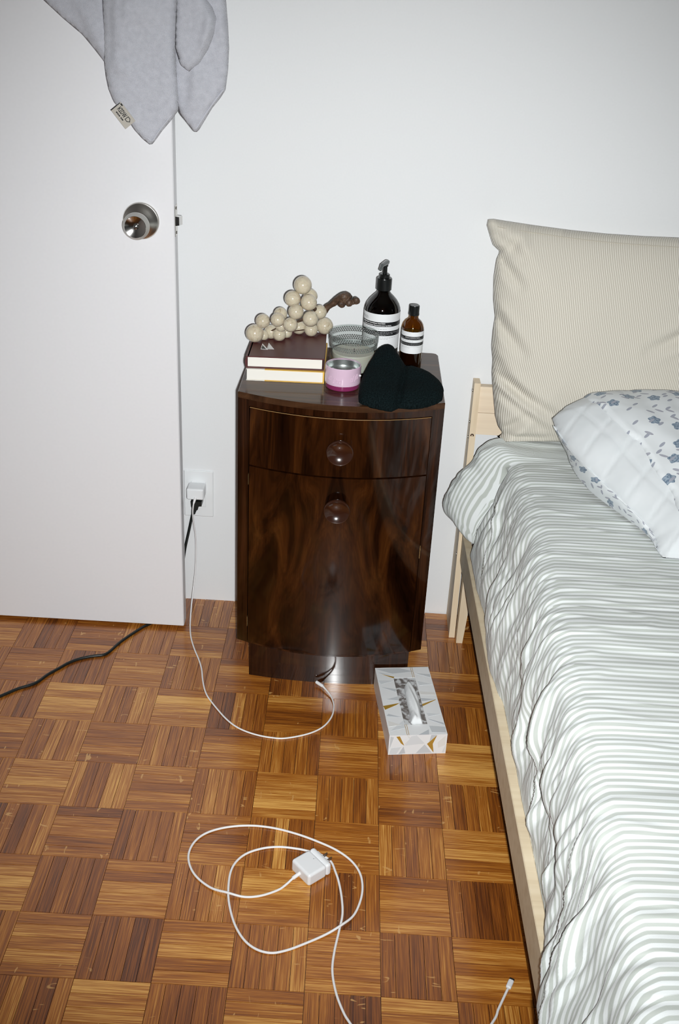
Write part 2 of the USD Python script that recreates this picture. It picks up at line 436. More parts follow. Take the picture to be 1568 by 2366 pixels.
def floral():
    """Scattered blue-grey flowers and sprigs printed on white cotton: lobed discs and slanted leaves about the cells of two voronoi patterns."""
    n, l = {}, []

    n.update({
        "m": ("mapping", {"scale": (1, 1, 0)}),
        "v": ("voronoi_texture", {"dimensions": "2D", "use_normalize": False, "scale": 19.0, "randomness": 0.85}),
        "dl": ("vector_math", {"math_type": "subtract"}), "sc": ("vector_math", {"math_type": "scale", "scale": 19.0}), "sp": ("separate_xyz", {}),
        "at": ("math", {"math_type": "arctan2"}), "a5": ("math", {"math_type": "multiply", "value2": 5.0}), "sn": ("math", {"math_type": "sine"}),
        "rr": ("math", {"math_type": "multiply_add", "value2": 0.032, "value3": 0.215}), "cs": ("separate_color", {}), "lt": ("math", {"math_type": "less_than"}),
        "kp": ("math", {"math_type": "greater_than", "value2": 0.2}), "fl": ("math", {"math_type": "multiply"}),
        "m2r": ("mapping", {"rotation": (0, 0, -0.75)}), "m2": ("mapping", {"scale": (1.0, 2.6, 0)}), "v2": ("voronoi_texture", {"dimensions": "2D", "use_normalize": False, "scale": 26.0, "randomness": 1.0}),
        "c2": ("separate_color", {}), "lt2": ("math", {"math_type": "less_than", "value2": 0.20}), "kp2": ("math", {"math_type": "greater_than", "value2": 0.4}), "lf": ("math", {"math_type": "multiply"}),
        "m3r": ("mapping", {"rotation": (0, 0, 0.5)}), "m3": ("mapping", {"scale": (1.0, 3.2, 0)}), "v3": ("voronoi_texture", {"dimensions": "2D", "use_normalize": False, "scale": 19.0, "randomness": 1.0}),
        "c3": ("separate_color", {}), "lt3": ("math", {"math_type": "less_than", "value2": 0.17}), "kp3": ("math", {"math_type": "greater_than", "value2": 0.4}), "lf3": ("math", {"math_type": "multiply"}),
        "nz": ("noise_texture", {"scale": 260, "detail": 2}), "fc": ("rgb_ramp", {"ramp": [(0.38, (0.12, 0.175, 0.245)), (0.62, (0.31, 0.38, 0.45))]}),
        "r1": ("mix", {"mix_type": "mix", "color1": (0.71, 0.745, 0.76)}), "r2": ("mix", {"mix_type": "mix", "color2": (0.34, 0.36, 0.42)}), "r3": ("mix", {"mix_type": "mix", "color2": (0.36, 0.37, 0.42)})})
    l += [("wa.vector", "m.vector"), ("m.vector", "v.vector"), ("m.vector", "dl.vector1"), ("v.position", "dl.vector2"), ("dl.vector", "sc.vector1"), ("sc.vector", "sp.vector"),
          ("sp.y", "at.value1"), ("sp.x", "at.value2"), ("at.value", "a5.value1"), ("a5.value", "sn.value1"), ("sn.value", "rr.value1"), ("v.distance", "lt.value1"), ("rr.value", "lt.value2"),
          ("v.color", "cs.color"), ("cs.r", "kp.value1"), ("lt.value", "fl.value1"), ("kp.value", "fl.value2"), ("wa.vector", "nz.vector"), ("nz.fac", "fc.fac"),
          ("fl.value", "r1.fac"), ("fc.color", "r1.color2"), ("r1.color", "r2.color1"), ("wa.vector", "m2r.vector"), ("m2r.vector", "m2.vector"), ("m2.vector", "v2.vector"), ("v2.distance", "lt2.value1"), ("v2.color", "c2.color"), ("c2.g", "kp2.value1"),
          ("lt2.value", "lf.value1"), ("kp2.value", "lf.value2"), ("lf.value", "r2.fac"), ("r2.color", "r3.color1"), ("wa.vector", "m3r.vector"), ("m3r.vector", "m3.vector"), ("m3.vector", "v3.vector"), ("v3.distance", "lt3.value1"),
          ("v3.color", "c3.color"), ("c3.g", "kp3.value1"), ("lt3.value", "lf3.value1"), ("kp3.value", "lf3.value2"), ("lf3.value", "r3.fac")]
    cloth("floral_print", n, l, "r3.color", bump=0.08)


floral()
# marbled beads: cream stone with faint veins
mat("marble_bead", {"tc": ("texture_coordinate", {}), "n": ("noise_texture", {"scale": 70, "detail": 5, "distortion": 2.5}),
                    "r": ("rgb_ramp", {"ramp": [(0.27, (0.34, 0.26, 0.16)), (0.36, (0.52, 0.455, 0.335)), (0.62, (0.60, 0.535, 0.405))]}),
                    "p": ("principled_bsdf", {"roughness": 0.16, "coat_weight": 0.3, "subsurface_weight": 0.1})},
    [("tc.object", "n.vector"), ("n.fac", "r.fac"), ("r.color", "p.base_color")])
plain("glass_bead", (0.22, 0.23, 0.225), 0.06)
# thin glass: lets the flash through
for nm, tcol in (("clear_glass", (0.84, 0.865, 0.855)), ("amber_glass", (0.52, 0.33, 0.05)), ("dark_amber_glass", (0.10, 0.045, 0.012))):
    mat(nm, {"t": ("transparent_bsdf", {"color": tcol}), "g": ("glossy_bsdf", {"roughness": 0.05, "color": (0.9, 0.9, 0.9)}), "f": ("layer_weight", {"blend": 0.5}), "p": ("math", {"math_type": "power", "value2": 3.0}),
             "q": ("math", {"math_type": "multiply_add", "value2": 0.55, "value3": 0.045}), "m": ("mix_closure", {})},
        [("f.facing", "p.value1"), ("p.value", "q.value1"), ("q.value", "m.fac"), ("t.BSDF", "m.closure1"), ("g.BSDF", "m.closure2")], surface="m.closure")
plain("bottle_liquid", (0.020, 0.0085, 0.0015), 0.3)
plain("bottle_amber_inner", (0.16, 0.065, 0.012), 0.5)
plain("film", (0.5, 0.5, 0.5), 0.2)
# paperback cover: white near the spine flap, yellow beyond (a print edge at x = -0.272)
mat("cover_yellow", {"g": ("geometry", {}), "s": ("separate_xyz", {}), "gt": ("math", {"math_type": "greater_than", "value2": -0.272}),
                     "mx": ("mix", {"mix_type": "mix", "color1": (0.78, 0.76, 0.70), "color2": (0.74, 0.45, 0.075)}), "p": ("principled_bsdf", {"roughness": 0.4})},
    [("g.position", "s.vector"), ("s.x", "gt.value1"), ("gt.value", "mx.fac"), ("mx.color", "p.base_color")])
mat("film_marble", {"tc": ("texture_coordinate", {}), "mp": ("mapping", {"scale": (60, 60, 20)}), "n": ("noise_texture", {"scale": 1.0, "detail": 2, "distortion": 1.0}),
                    "r": ("rgb_ramp", {"interpolate": True, "ramp": [(0.40, (0.15, 0.135, 0.125)), (0.49, (0.34, 0.33, 0.33)), (0.58, (0.60, 0.62, 0.63))]}), "p": ("principled_bsdf", {"roughness": 0.25})},
    [("tc.object", "mp.vector"), ("mp.vector", "n.vector"), ("n.fac", "r.fac"), ("r.color", "p.base_color")])

# ---------------------------------------------------------------- room shell
YW = 0.623
X0, X1, Y0, ZC = -1.32, 2.4, -4.2, 2.6


def struct(name, mesh, m, **kw):
    return add(name, mesh, m, kind="structure", smooth=False, **kw)


struct("wall_back", box((X0, YW, -0.02), (X1, YW + 0.1, ZC)), "wall_paint", label="plain white painted wall behind the nightstand and bed", cat="wall")
struct("wall_left", box((X0 - 0.1, Y0, -0.02), (X0, YW + 0.1, ZC)), "wall_paint", label="white side wall that the open door is hinged on", cat="wall")
struct("wall_right", box((X1, Y0, -0.02), (X1 + 0.1, YW + 0.1, ZC)), "wall_paint", label="white side wall beyond the bed", cat="wall")
struct("wall_front", box((X0 - 0.1, Y0 - 0.1, -0.02), (X1 + 0.1, Y0, ZC)), "wall_paint", label="white wall behind the photographer", cat="wall")
struct("ceiling", box((X0 - 0.1, Y0 - 0.1, ZC), (X1 + 0.1, YW + 0.1, ZC + 0.1)), "ceiling_paint", label="white painted ceiling above the room", cat="ceiling")

# floor: parquet blocks of five oak fingers, laid in a basket weave that has crept a few millimetres out of square
floor = thing("floor", label="honey brown oak mosaic parquet floor in a basket weave of five finger blocks", cat="floor", kind="structure")
add("subfloor", box((X0, Y0, -0.03), (X1, YW, -0.006)), "subfloor", floor, smooth=False)
TX, TY = 0.12, 0.1252
WARP = np.array([[-0.000634878, -0.000939389], [-0.005019413, -0.008549127], [-0.007711395, -0.003369121], [-0.0084997, -0.01245916], [-0.00664682, -0.007645155], [0.003574107, -0.002289133]])


def creep(p):
    x, y = np.clip(p[:, 0], -0.95, 0.35), np.clip(p[:, 1], -0.7, 0.62)
    q = p + np.stack([np.ones(len(x)), x, y, x * x, x * y, y * y], 1) @ WARP
    return q


def project(p):
    d = (np.atleast_2d(p) - EYE) @ ROT
    return np.stack([784 + FPX * d[:, 0] / -d[:, 2], 1183 - FPX * d[:, 1] / -d[:, 2]], 1)


PTRI = None


def plank(c0, c1, along_x, k, seed, tone, fleck):
    """One finger between corner (c0) and (c1) of its block: bevelled, 7 mm thick."""
    g, bv = 0.00038, 0.0002
    dz = rng.uniform(-0.0001, 0.0001)
    if along_x:
        a0, a1 = c0[0] + g, c1[0] - g
        w = (c1[1] - c0[1]) / 5
        b0, b1 = c0[1] + k * w + g, c0[1] + (k + 1) * w - g
        q = lambda s, t, z: (s, t, z)
    else:
        a0, a1 = c0[1] + g, c1[1] - g
        w = (c1[0] - c0[0]) / 5
        b0, b1 = c0[0] + k * w + g, c0[0] + (k + 1) * w - g
        q = lambda s, t, z: (t, s, z)
    V, G = [], []
    for z, i in ((-0.007, 0.0), (-bv + dz, 0.0), (dz, 0.0)):
        for s, t in ((a0 + i, b0 + i), (a1 - i, b0 + i), (a1 - i, b1 - i), (a0 + i, b1 - i)):
            V.append(q(s, t, z))
            G.append((s + seed * 0.37, t + seed * 0.61, seed))
    F = []
    for L in (0, 4):
        for i in range(4):
            j = (i + 1) % 4
            F += [(L + i, L + j, L + 4 + j), (L + i, L + 4 + j, L + 4 + i)]
    F += [(8, 9, 10), (8, 10, 11)]
    V, F = np.array(V), np.array(F)
    if not along_x:
        F = F[:, ::-1]
    V[:, :2] = creep(V[:, :2])
    return V, F, np.array(G), np.tile([tone, fleck, 0], (len(V), 1))


planks = []
for i in range(-11, 19):
    for j in range(-25, 5):
        c0, c1 = np.array([i * TX, j * TY]), np.array([(i + 1) * TX, (j + 1) * TY])
        if c0[0] < X0 - 0.1 or c0[0] > X1 or c1[1] < Y0 - 0.1:
            continue
        ax = (i + j) % 2 != 0
        bt = rng.normal(0, 0.03)
        for k in range(5):
            tone = -0.02 + bt + rng.normal(0, 0.068) + (0.065 if ax else -0.022)  # last term paints flash chatoyance: grain along x lighter, along y darker
            planks.append((c0, c1, ax, k, float(len(planks)) * 0.173, tone, float(rng.random() < 0.4)))
PL = [plank(*q) for q in planks]
area = []
for V, F, G, Tn in PL:
    c = V[8:12].mean(0)
    px = project(V[8:12])
    x, y = px[:, 0], px[:, 1]
    ar = 0.5 * abs(np.dot(x, np.roll(y, 1)) - np.dot(y, np.roll(x, 1)))
    inside = (px[:, 0].max() > 0) & (px[:, 0].min() < 1568) & (px[:, 1].max() > 0) & (px[:, 1].min() < 2366) & (c[1] > -1.2)
    hid = c[0] > 0.235 or (-0.28 < c[0] < 0.055 and c[1] > 0.315) or (c[0] < -0.5 and c[1] > 0.5) or (0.03 < c[0] < 0.13 and 0.09 < c[1] < 0.28)
    area.append(ar if inside and not hid else 0.0)
order = np.argsort(area)[::-1]
top300 = set(order[:300].tolist())
rest = []
for i, (V, F, G, Tn) in enumerate(PL):
    if i in top300:
        add("plank", tm(V, F), "oak_parquet", floor, smooth=False, pv={"grain": G, "tone": Tn})
    else:
        rest.append((V, F, G, Tn))
n, VV, FF = 0, [], []
for V, F, G, Tn in rest:
    FF.append(F + n)
    n += len(V)
add("distant_planks", tm(np.vstack([r[0] for r in rest]), np.vstack(FF)), "oak_parquet", floor, smooth=False, pv={"grain": np.vstack([r[2] for r in rest]), "tone": np.vstack([r[3] for r in rest])}, kind="stuff")

# ---------------------------------------------------------------- door with its knob and latch
YD = 0.4854
door = thing("door_1", (-0.86, YD + 0.0175, 0.008), label="white flush door standing open in front of the wall, with a round metal knob", cat="door", kind="structure")
add("door_slab", box((-1.26, YD, 0.008), (-0.4655, YD + 0.035, 2.03), 0.002), "door_paint", door, smooth=False)
KX, KZ = -0.5309, 0.9605
kn = add("door_handle", lathe([(0, 0), (0.036, 0), (0.036, 0.004), (0.0345, 0.0062), (0.033, 0.0066), (0.031, 0.0085), (0.025, 0.0125), (0.019, 0.0155), (0.0165, 0.018), (0, 0.018)], (KX, YD, KZ), 72, (0, -1, 0)), "satin_nickel", door, label="round brushed metal rose and knob")
add("knob", lathe([(0.0145, 0.014), (0.0145, 0.026), (0.019, 0.034), (0.0245, 0.042), (0.0262, 0.050), (0.0262, 0.054), (0.0215, 0.0605), (0.021, 0.061)], (KX, YD, KZ), 72, (0, -1, 0)), "satin_ring", kn)
add("knob_face", lathe([(0.0213, 0.0606), (0.0205, 0.0615), (0.0125, 0.0585), (0.0055, 0.0568), (0, 0.0568)], (KX, YD, KZ), 72, (0, -1, 0)), "chrome", kn)
add("privacy_button", join(lathe([(0, 0.056), (0.0042, 0.056), (0.0046, 0.0585), (0.0042, 0.061), (0.002, 0.0618), (0, 0.062)], (KX, YD, KZ), 32, (0, -1, 0))), "chrome", kn)
add("button_slot", box((KX - 0.0005, YD - 0.0622, KZ - 0.0036), (KX + 0.0005, YD - 0.0600, KZ + 0.0036)), "slot_dark", kn, smooth=False)
lp = add("latch_plate", box((-0.4662, YD + 0.0045, 0.931), (-0.4645, YD + 0.0305, 0.991), 0.0005), "satin_nickel", door, smooth=False)
add("latch_bolt", man2tm(m3.Manifold.hull_points(np.array([(-0.466, YD + 0.010, 0.951), (-0.466, YD + 0.010, 0.9695), (-0.466, YD + 0.025, 0.951), (-0.466, YD + 0.025, 0.9695), (-0.4535, YD + 0.0215, 0.952), (-0.4535, YD + 0.0215, 0.9685), (-0.4535, YD + 0.025, 0.952), (-0.4535, YD + 0.025, 0.9685), (-0.458, YD + 0.0115, 0.952), (-0.458, YD + 0.0115, 0.9685)]))), "chrome", lp, smooth=False)
for z in (0.937, 0.985):
    add("screw", lathe([(0, 0), (0.0034, 0), (0.0028, 0.0012), (0, 0.0014)], (-0.4646, YD + 0.0175, z), 16, (1, 0, 0)), "steel_dark", lp)

# ---------------------------------------------------------------- nightstand: bow-fronted walnut cabinet
NX0, NX1, NYC, NYB, NZ0, NZ1 = -0.3175, 0.0857, 0.305, 0.600, 0.105, 0.6825
NXC = (NX0 + NX1) / 2
ns = thing("nightstand", (NXC, 0.45, 0.0), label="dark walnut bow-fronted nightstand with one drawer above a door, round knobs", cat="nightstand")


def bow(x, half=(NX1 - NX0) / 2, depth=0.047, yc=NYC):
    return yc - depth * (1 - ((np.asarray(x) - NXC) / half) ** 2)


def front(x0, x1, off=0.0, n=28, fn=bow):
    xs = np.linspace(x0, x1, n)
    return [(float(x), float(fn(x) + off)) for x in xs]


def M_ex(poly, z0, z1):
    cs = m3.CrossSection([np.array(Polygon(poly).exterior.coords[:-1]) if Polygon(poly).exterior.is_ccw else np.array(Polygon(poly).exterior.coords[:-1])[::-1]])
    return m3.Manifold.extrude(cs, z1 - z0).translate([0, 0, z0])


IX0, IX1 = -0.2945, 0.0625
outline = front(NX0, NX1) + [(NX1, NYB - 0.012), (NX1 - 0.012, NYB), (NX0 + 0.012, NYB), (NX0, NYB - 0.012)]
body = M_ex(outline, NZ0, NZ1 - 0.012)
cut = M_ex([(IX0, 0.1), (IX1, 0.1)] + front(IX0, IX1, 0.016)[::-1], NZ0 + 0.004, 0.6575)
body = body - cut
add("body", man2tm(body), "walnut_plain", ns, smooth=25)
topo = front(NX0, NX1) + [(NX1, NYB - 0.012), (NX1 - 0.004, NYB - 0.003), (NX1 - 0.012, NYB), (NX0 + 0.012, NYB), (NX0, NYB - 0.012)]
tp = Polygon(topo)
t1 = man2tm(M_ex(list(tp.exterior.coords[:-1]), NZ1 - 0.012, NZ1 - 0.0012))
t2 = man2tm(m3.Manifold.hull_points(np.array([(x, y, NZ1 - 0.0013) for x, y in tp.exterior.coords] + [(x, y, NZ1) for x, y in tp.buffer(-0.0012).exterior.coords])))
add("top_board", join(t1, t2), "walnut_top", ns, smooth=25)
band = lambda o0, o1, a=0.0015: front(IX0 + a, IX1 - a, o0) + front(IX0 + a, IX1 - a, o1)[::-1]
drawer = add("drawer", man2tm(M_ex(band(-0.0018, 0.0155), 0.5335, 0.6558)), "walnut_drawer", ns, smooth=25)
add("glint_bead", tube(np.array([(x, y, 0.6556) for x, y in front(IX0 + 0.002, IX1 - 0.002, -0.0012, 40)]), 0.0007, 8), "edge_glint", drawer, smooth=True, label="pale bead painted as the highlight along the top edge of the drawer front")  # added bead stands in for the bright line the flash draws here
ndoor = add("door", man2tm(M_ex(band(-0.0018, 0.0155), NZ0 + 0.0055, 0.5300)), "walnut_flame", ns, smooth=25)
KP = [(0, 0), (0.011, 0), (0.0105, 0.006), (0.013, 0.009), (0.0225, 0.0105), (0.0258, 0.0135), (0.0266, 0.0165), (0.0264, 0.0185), (0.0255, 0.0198), (0.0245, 0.0200), (0.0232, 0.0192), (0.0205, 0.0168), (0.0160, 0.0142), (0.0110, 0.0125), (0.0055, 0.0116), (0, 0.0114)]
for par, z in ((drawer, 0.5925), (ndoor, 0.4655)):
    add("knob", lathe(KP, (NXC + 0.003, float(bow(NXC)) - 0.001, z), 64, (0, -1, 0)), "knob_wood", par)
for z in (0.50, 0.16):
    add("hinge", box((IX0 - 0.0004, float(bow(IX0)) - 0.0022, z - 0.012), (IX0 + 0.0004, float(bow(IX0)) + 0.004, z + 0.012)), "brass", ns, smooth=False, label="small worn brass hinge edge")
add("lock_edge", box((IX1 - 0.0005, float(bow(IX1)) - 0.002, 0.34), (IX1 + 0.0006, float(bow(IX1)) + 0.002, 0.37)), "brass", ns, smooth=False)
pb = lambda x: 0.3205 - 0.0150 * (1 - ((np.asarray(x) - NXC) / 0.178) ** 2)
PX0, PX1 = -0.2920, 0.0615
add("plinth", man2tm(M_ex(front(PX0, PX1, fn=pb) + [(PX1, NYB - 0.02), (PX0, NYB - 0.02)], 0.0, 0.097)), "walnut_plain", ns, smooth=25)
add("plinth_moulding", join(man2tm(M_ex(front(PX0 - 0.010, PX1 + 0.010, -0.010, fn=pb) + [(PX1 + 0.010, NYB - 0.01), (PX0 - 0.010, NYB - 0.01)], 0.0955, 0.1052)), man2tm(M_ex(front(PX0 - 0.003, PX1 + 0.003, -0.004, fn=pb) + [(PX1 + 0.003, NYB - 0.012), (PX0 - 0.003, NYB - 0.012)], 0.0885, 0.0956))), "walnut_plain", ns, smooth=25)

# ---------------------------------------------------------------- books on the nightstand
ZT = NZ1


def quadbox(c, z0, z1, bev=0.0):
    """Upright prism over the corners c, with slightly eased edges."""
    P = Polygon(c)
    if bev <= 0:
        return man2tm(M_ex(c, z0, z1))
    Q = list(P.buffer(-bev).exterior.coords)
    return man2tm(m3.Manifold.hull_points(np.array([(x, y, z) for x, y in Q for z in (z0, z1)] + [(x, y, z) for x, y in P.exterior.coords for z in (z0 + bev, z1 - bev)])))


b1 = thing("paperback_book", (-0.231, 0.465, ZT), label="thick pale paperback with a yellow cover, underneath the maroon book", cat="book")
B1 = [(-0.3085, 0.3690), (-0.1532, 0.3735), (-0.1545, 0.5560), (-0.3085, 0.5530)]
ins = [(-0.3075, 0.3702), (-0.1562, 0.3747), (-0.1575, 0.5548), (-0.3075, 0.5518)]
add("pages", quadbox(ins, ZT + 0.0010, ZT + 0.0230, 0.0012), "paper", b1, smooth=False)
cv = add("cover", join(quadbox(B1, ZT, ZT + 0.0010), quadbox(B1, ZT + 0.0230, ZT + 0.0240), quadbox([(-0.1560, 0.3734), B1[1], B1[2], (-0.1573, 0.5559)], ZT + 0.0008, ZT + 0.0232)), "cover_yellow", b1, smooth=False, label="thin yellow cover")
Z2 = ZT + 0.0242
b2 = thing("hardcover_book", (-0.233, 0.465, Z2), label="maroon hardcover book with two small white triangles, under the stone grapes", cat="book")
B2 = [(-0.3100, 0.3735), (-0.1545, 0.3805), (-0.1570, 0.5480), (-0.3110, 0.5410)]
i2 = [(-0.3065, 0.3770), (-0.1590, 0.3838), (-0.1605, 0.5440), (-0.3065, 0.5380)]
add("pages", quadbox(i2, Z2 + 0.0022, Z2 + 0.0226, 0.0006), "paper", b2, smooth=False)
add("cover", join(quadbox(B2, Z2, Z2 + 0.0023, 0.0006), quadbox(B2, Z2 + 0.0225, Z2 + 0.0248, 0.0006)), "cover_maroon", b2, smooth=False)
sp_ = [(-0.3065 - 0.0052 * math.sin(t), Z2 + 0.0124 + 0.0124 * math.cos(t)) for t in np.linspace(0, PI, 12)]
spv = [(x, 0.3737, z) for x, z in sp_] + [(x, 0.5410, z) for x, z in sp_] + [(-0.3042, 0.3737, Z2), (-0.3042, 0.3737, Z2 + 0.0248), (-0.3042, 0.541, Z2), (-0.3042, 0.541, Z2 + 0.0248)]
spine = m3.Manifold.hull_points(np.array(spv)) - m3.Manifold.cube([0.01, 0.3, 0.0204]).translate([-0.3068, 0.33, Z2 + 0.0022])
add("spine", man2tm(spine), "cover_maroon", b2, smooth=40)
ZE = Z2 + 0.0248
EM = []
oL, oR = np.array([-0.2852, 0.4190]), np.array([-0.2728, 0.4230])


def tri_mesh(o, w, h, dz, z0=0.0):
    return extrude([(o[0], o[1]), (o[0] + w, o[1]), (o[0], o[1] + h)], ZE + z0, ZE + z0 + dz)


em = add("emblem_triangle", tri_mesh(oL, 0.0150, 0.0370, 0.00025), "ink_white", b2, smooth=False, label="white outlined black triangle")
add("emblem_triangle", tri_mesh(oR, 0.0145, 0.0390, 0.00030), "ink_white", b2, smooth=False, label="white triangle with black dots")
dots = [tri_mesh(oL + [0.0011, 0.002], 0.0095, 0.0235, 0.0001, 0.00025)]
for k in range(5):
    dots.append(place(trimesh.creation.cylinder(0.0007, 0.0001, sections=10), (oR[0] + 0.0017, oR[1] + 0.004 + k * 0.0062, ZE + 0.00036)))
for k in range(1, 4):
    dots.append(place(trimesh.creation.cylinder(0.0007, 0.0001, sections=10), (oR[0] + 0.0017 + k * 0.0027, oR[1] + 0.004, ZE + 0.00036)))
add("emblem_dots", join(*dots), "ink_black", em, smooth=False, kind="stuff")
wd = [place(trimesh.creation.cylinder(0.0006, 0.0001, sections=8), (oL[0] + 0.0022 + a * 0.0022, oL[1] + 0.0045 + b * 0.006, ZE + 0.0004)) for a, b in ((0, 0), (1, 0), (2, 0), (0, 1), (1, 1), (0, 2))]
add("emblem_specks", join(*wd), "ink_white", em, smooth=False, kind="stuff")

# ---------------------------------------------------------------- cluster of stone grapes lying on the books
gr = thing("stone_grape_cluster", (-0.24, 0.45, ZE), label="decorative cluster of cream stone grapes with a knotted wooden stem, lying on the books", cat="ornament")
GR = __import__("json").loads('''[[-0.206,0.452,0.8583,0.0181],[-0.2251,0.445,0.8317,0.0162],[-0.1923,0.438,0.828,0.0164],[-0.1913,0.478,0.8296,0.0145],[-0.2167,0.428,0.8105,0.0153],[-0.1868,0.418,0.8005,0.0156],[-0.1706,0.462,0.8023,0.0144],[-0.1619,0.5404,0.7493,0.0178],[-0.2266,0.425,0.7841,0.0145],[-0.2159,0.5309,0.7464,0.0149],[-0.1897,0.5209,0.7457,0.0142],[-0.2504,0.47,0.7913,0.0138],[-0.2536,0.44,0.7882,0.0142],[-0.2849,0.455,0.7792,0.0147],[-0.3017,0.4623,0.7501,0.0186],[-0.2708,0.4905,0.7461,0.0146],[-0.2528,0.4789,0.7455,0.014],[-0.2844,0.478,0.7418,0.0103],[-0.2489,0.47,0.7654,0.0115],[-0.2392,0.501,0.7432,0.0117]]''')
for x, y, z, r in GR:
    s = trimesh.creation.icosphere(3, r)
    s.apply_translation((x, y, z))
    add("grape", s, "marble_bead", gr, smooth=True)
STEM = np.array([(-0.168, 0.470, 0.792), (-0.156, 0.470, 0.809), (-0.145, 0.466, 0.820), (-0.136, 0.463, 0.8285), (-0.128, 0.461, 0.8315), (-0.119, 0.459, 0.8335), (-0.111, 0.457, 0.8305)])
sr = np.array([0.0060, 0.0062, 0.0066, 0.0080, 0.0125, 0.0135, 0.0100])
sc = spline(np.hstack([STEM, sr[:, None]]), 0.003)
stm = tube(sc[:, :3], sc[:, 3], 20)
kn_ = [trimesh.creation.icosphere(3, r).apply_translation(c) for c, r in (((-0.123, 0.452, 0.8385), 0.0085), ((-0.112, 0.452, 0.8280), 0.0080), ((-0.0985, 0.454, 0.8325), 0.0072), ((-0.127, 0.455, 0.8245), 0.0080), ((-0.1045, 0.4555, 0.8290), 0.0062))]
stm = join(stm, *kn_)
stm.vertices += stm.vertex_normals * (fb(stm.vertices, 130, 3)[:, None] - 0.0) * 0.0022
add("stem", stm, "stem_wood", gr, smooth=True)
wires = []
gp = np.array([g[:3] for g in GR])
for k in range(len(GR) - 1):
    d = np.linalg.norm(gp[k + 1:] - gp[k], axis=1)
    j = k + 1 + int(np.argmin(d))
    wires.append(tube(np.array([gp[k] + (0, 0.004, 0), gp[j] + (0, 0.004, 0)]), 0.0014, 8))
wires.append(tube(np.array([gp[2], STEM[0]]), 0.0045, 10))
add("twig", join(*wires), "stem_wood", gr, smooth=True)

# ---------------------------------------------------------------- glass candle bowl
BX, BY = -0.0985, 0.4530
bowl = thing("glass_candle", (BX, BY, ZT), label="clear beaded glass bowl holding a cream candle, behind the pink tin", cat="candle")
add("glass", lathe([(0, 0.0), (0.037, 0.0), (0.041, 0.003), (0.0435, 0.014), (0.0470, 0.045), (0.0495, 0.066), (0.0505, 0.069), (0.0512, 0.083), (0.0505, 0.0840), (0.0492, 0.0835), (0.0489, 0.0815)], (BX, BY, ZT), 96), "clear_glass", bowl)
bm = trimesh.creation.icosphere(1, 0.0014)
bd = []
bm = bm.slice_plane((0, 0, 0), (1, 0, 0))
for z, r in ((0.0790, 0.0497), (0.0755, 0.0494), (0.0720, 0.0490), (0.0625, 0.0478), (0.0590, 0.0473), (0.0555, 0.0468)):
    for k in range(64):
        a = 2 * PI * (k + (0.5 if int(z * 10000) % 2 else 0)) / 64
        bd.append(place(bm, (0, 0, 0), rotz=a + PI).apply_translation((BX + r * math.cos(a), BY + r * math.sin(a), ZT + z)))
add("bead_relief", join(*bd), "glass_bead", bowl, smooth=True, kind="stuff")
add("wax", lathe([(0, 0.0085), (0.037, 0.0085), (0.0400, 0.0145), (0.0432, 0.0440), (0.0425, 0.0455), (0.030, 0.0440), (0, 0.0432)], (BX, BY, ZT), 64), "wax", bowl)
add("wick", tube(np.array([(BX + 0.002, BY, ZT + 0.042), (BX + 0.002, BY - 0.001, ZT + 0.050)]), 0.0008, 8), "slot_dark", bowl)

# ---------------------------------------------------------------- pink tin
TXc, TYc, TR = -0.1163, 0.3660, 0.0355
tin = thing("pink_tin", (TXc, TYc, ZT), label="open round pink tin with a magenta base and bare metal inside", cat="tin")
add("sleeve", lathe([(TR - 0.0005, 0.0105), (TR - 0.0002, 0.0125), (TR, 0.0145), (TR, 0.0440), (TR - 0.0004, 0.0458), (TR - 0.0012, 0.0465), (TR - 0.0020, 0.0460), (TR - 0.0022, 0.0440)], (TXc, TYc, ZT), 96), "tin_pink", tin)
add("base", lathe([(0, 0.0), (TR - 0.0035, 0.0), (TR - 0.0020, 0.0015), (TR - 0.0015, 0.0050), (TR - 0.0012, 0.0118), (0, 0.0118)], (TXc, TYc, ZT), 96), "tin_magenta", tin)
add("liner", lathe([(0, 0.0265), (0.0255, 0.0265), (0.0270, 0.0280), (0.0285, 0.0305), (0.0315, 0.0312), (TR - 0.0021, 0.0312), (TR - 0.0020, 0.0440), (TR - 0.0022, 0.0458)], (TXc, TYc, ZT), 96), "tin_metal", tin)
rel = []
for a0, w, hgt, zz in ((-2.02, 0.13, 0.006, 0.0215), (-1.83, 0.07, 0.004, 0.0205), (-1.70, 0.09, 0.0045, 0.0200), (-1.03, 0.08, 0.004, 0.0235), (-0.86, 0.10, 0.007, 0.0265), (-0.66, 0.08, 0.006, 0.029), (-2.35, 0.09, 0.005, 0.025)):
    t = np.linspace(0, 2 * PI, 22)
    aa = a0 + w * np.cos(t) * (0.7 + 0.3 * np.sin(2 * t))
    zr = zz + hgt * np.sin(t) + 0.0015 * np.sin(3 * t)
    rel.append(tube(np.stack([TXc + (TR + 0.0001) * np.cos(aa), TYc + (TR + 0.0001) * np.sin(aa), ZT + zr], 1), 0.0006, 6))
add("embossing", join(*rel), "tin_pink", tin, smooth=True, kind="stuff")
add("lug", trimesh.creation.icosphere(2, 0.0022).apply_translation((TXc + 0.0365 * math.cos(-0.35), TYc + 0.0365 * math.sin(-0.35), ZT + 0.0285)), "white_plastic", tin, smooth=True)


# ---------------------------------------------------------------- bottles
def wrap(mesh, c, r, a_mid, z0):
    """Bends flat lettering (x along the text, y up, z out) around an upright cylinder; a_mid is where x = 0 falls."""
    m = mesh.copy()
    v = m.vertices
    a = a_mid + v[:, 0] / r
    rr = r + v[:, 2]
    m.vertices = np.stack([c[0] + rr * np.cos(a), c[1] + rr * np.sin(a), z0 + v[:, 1]], 1)
    return m


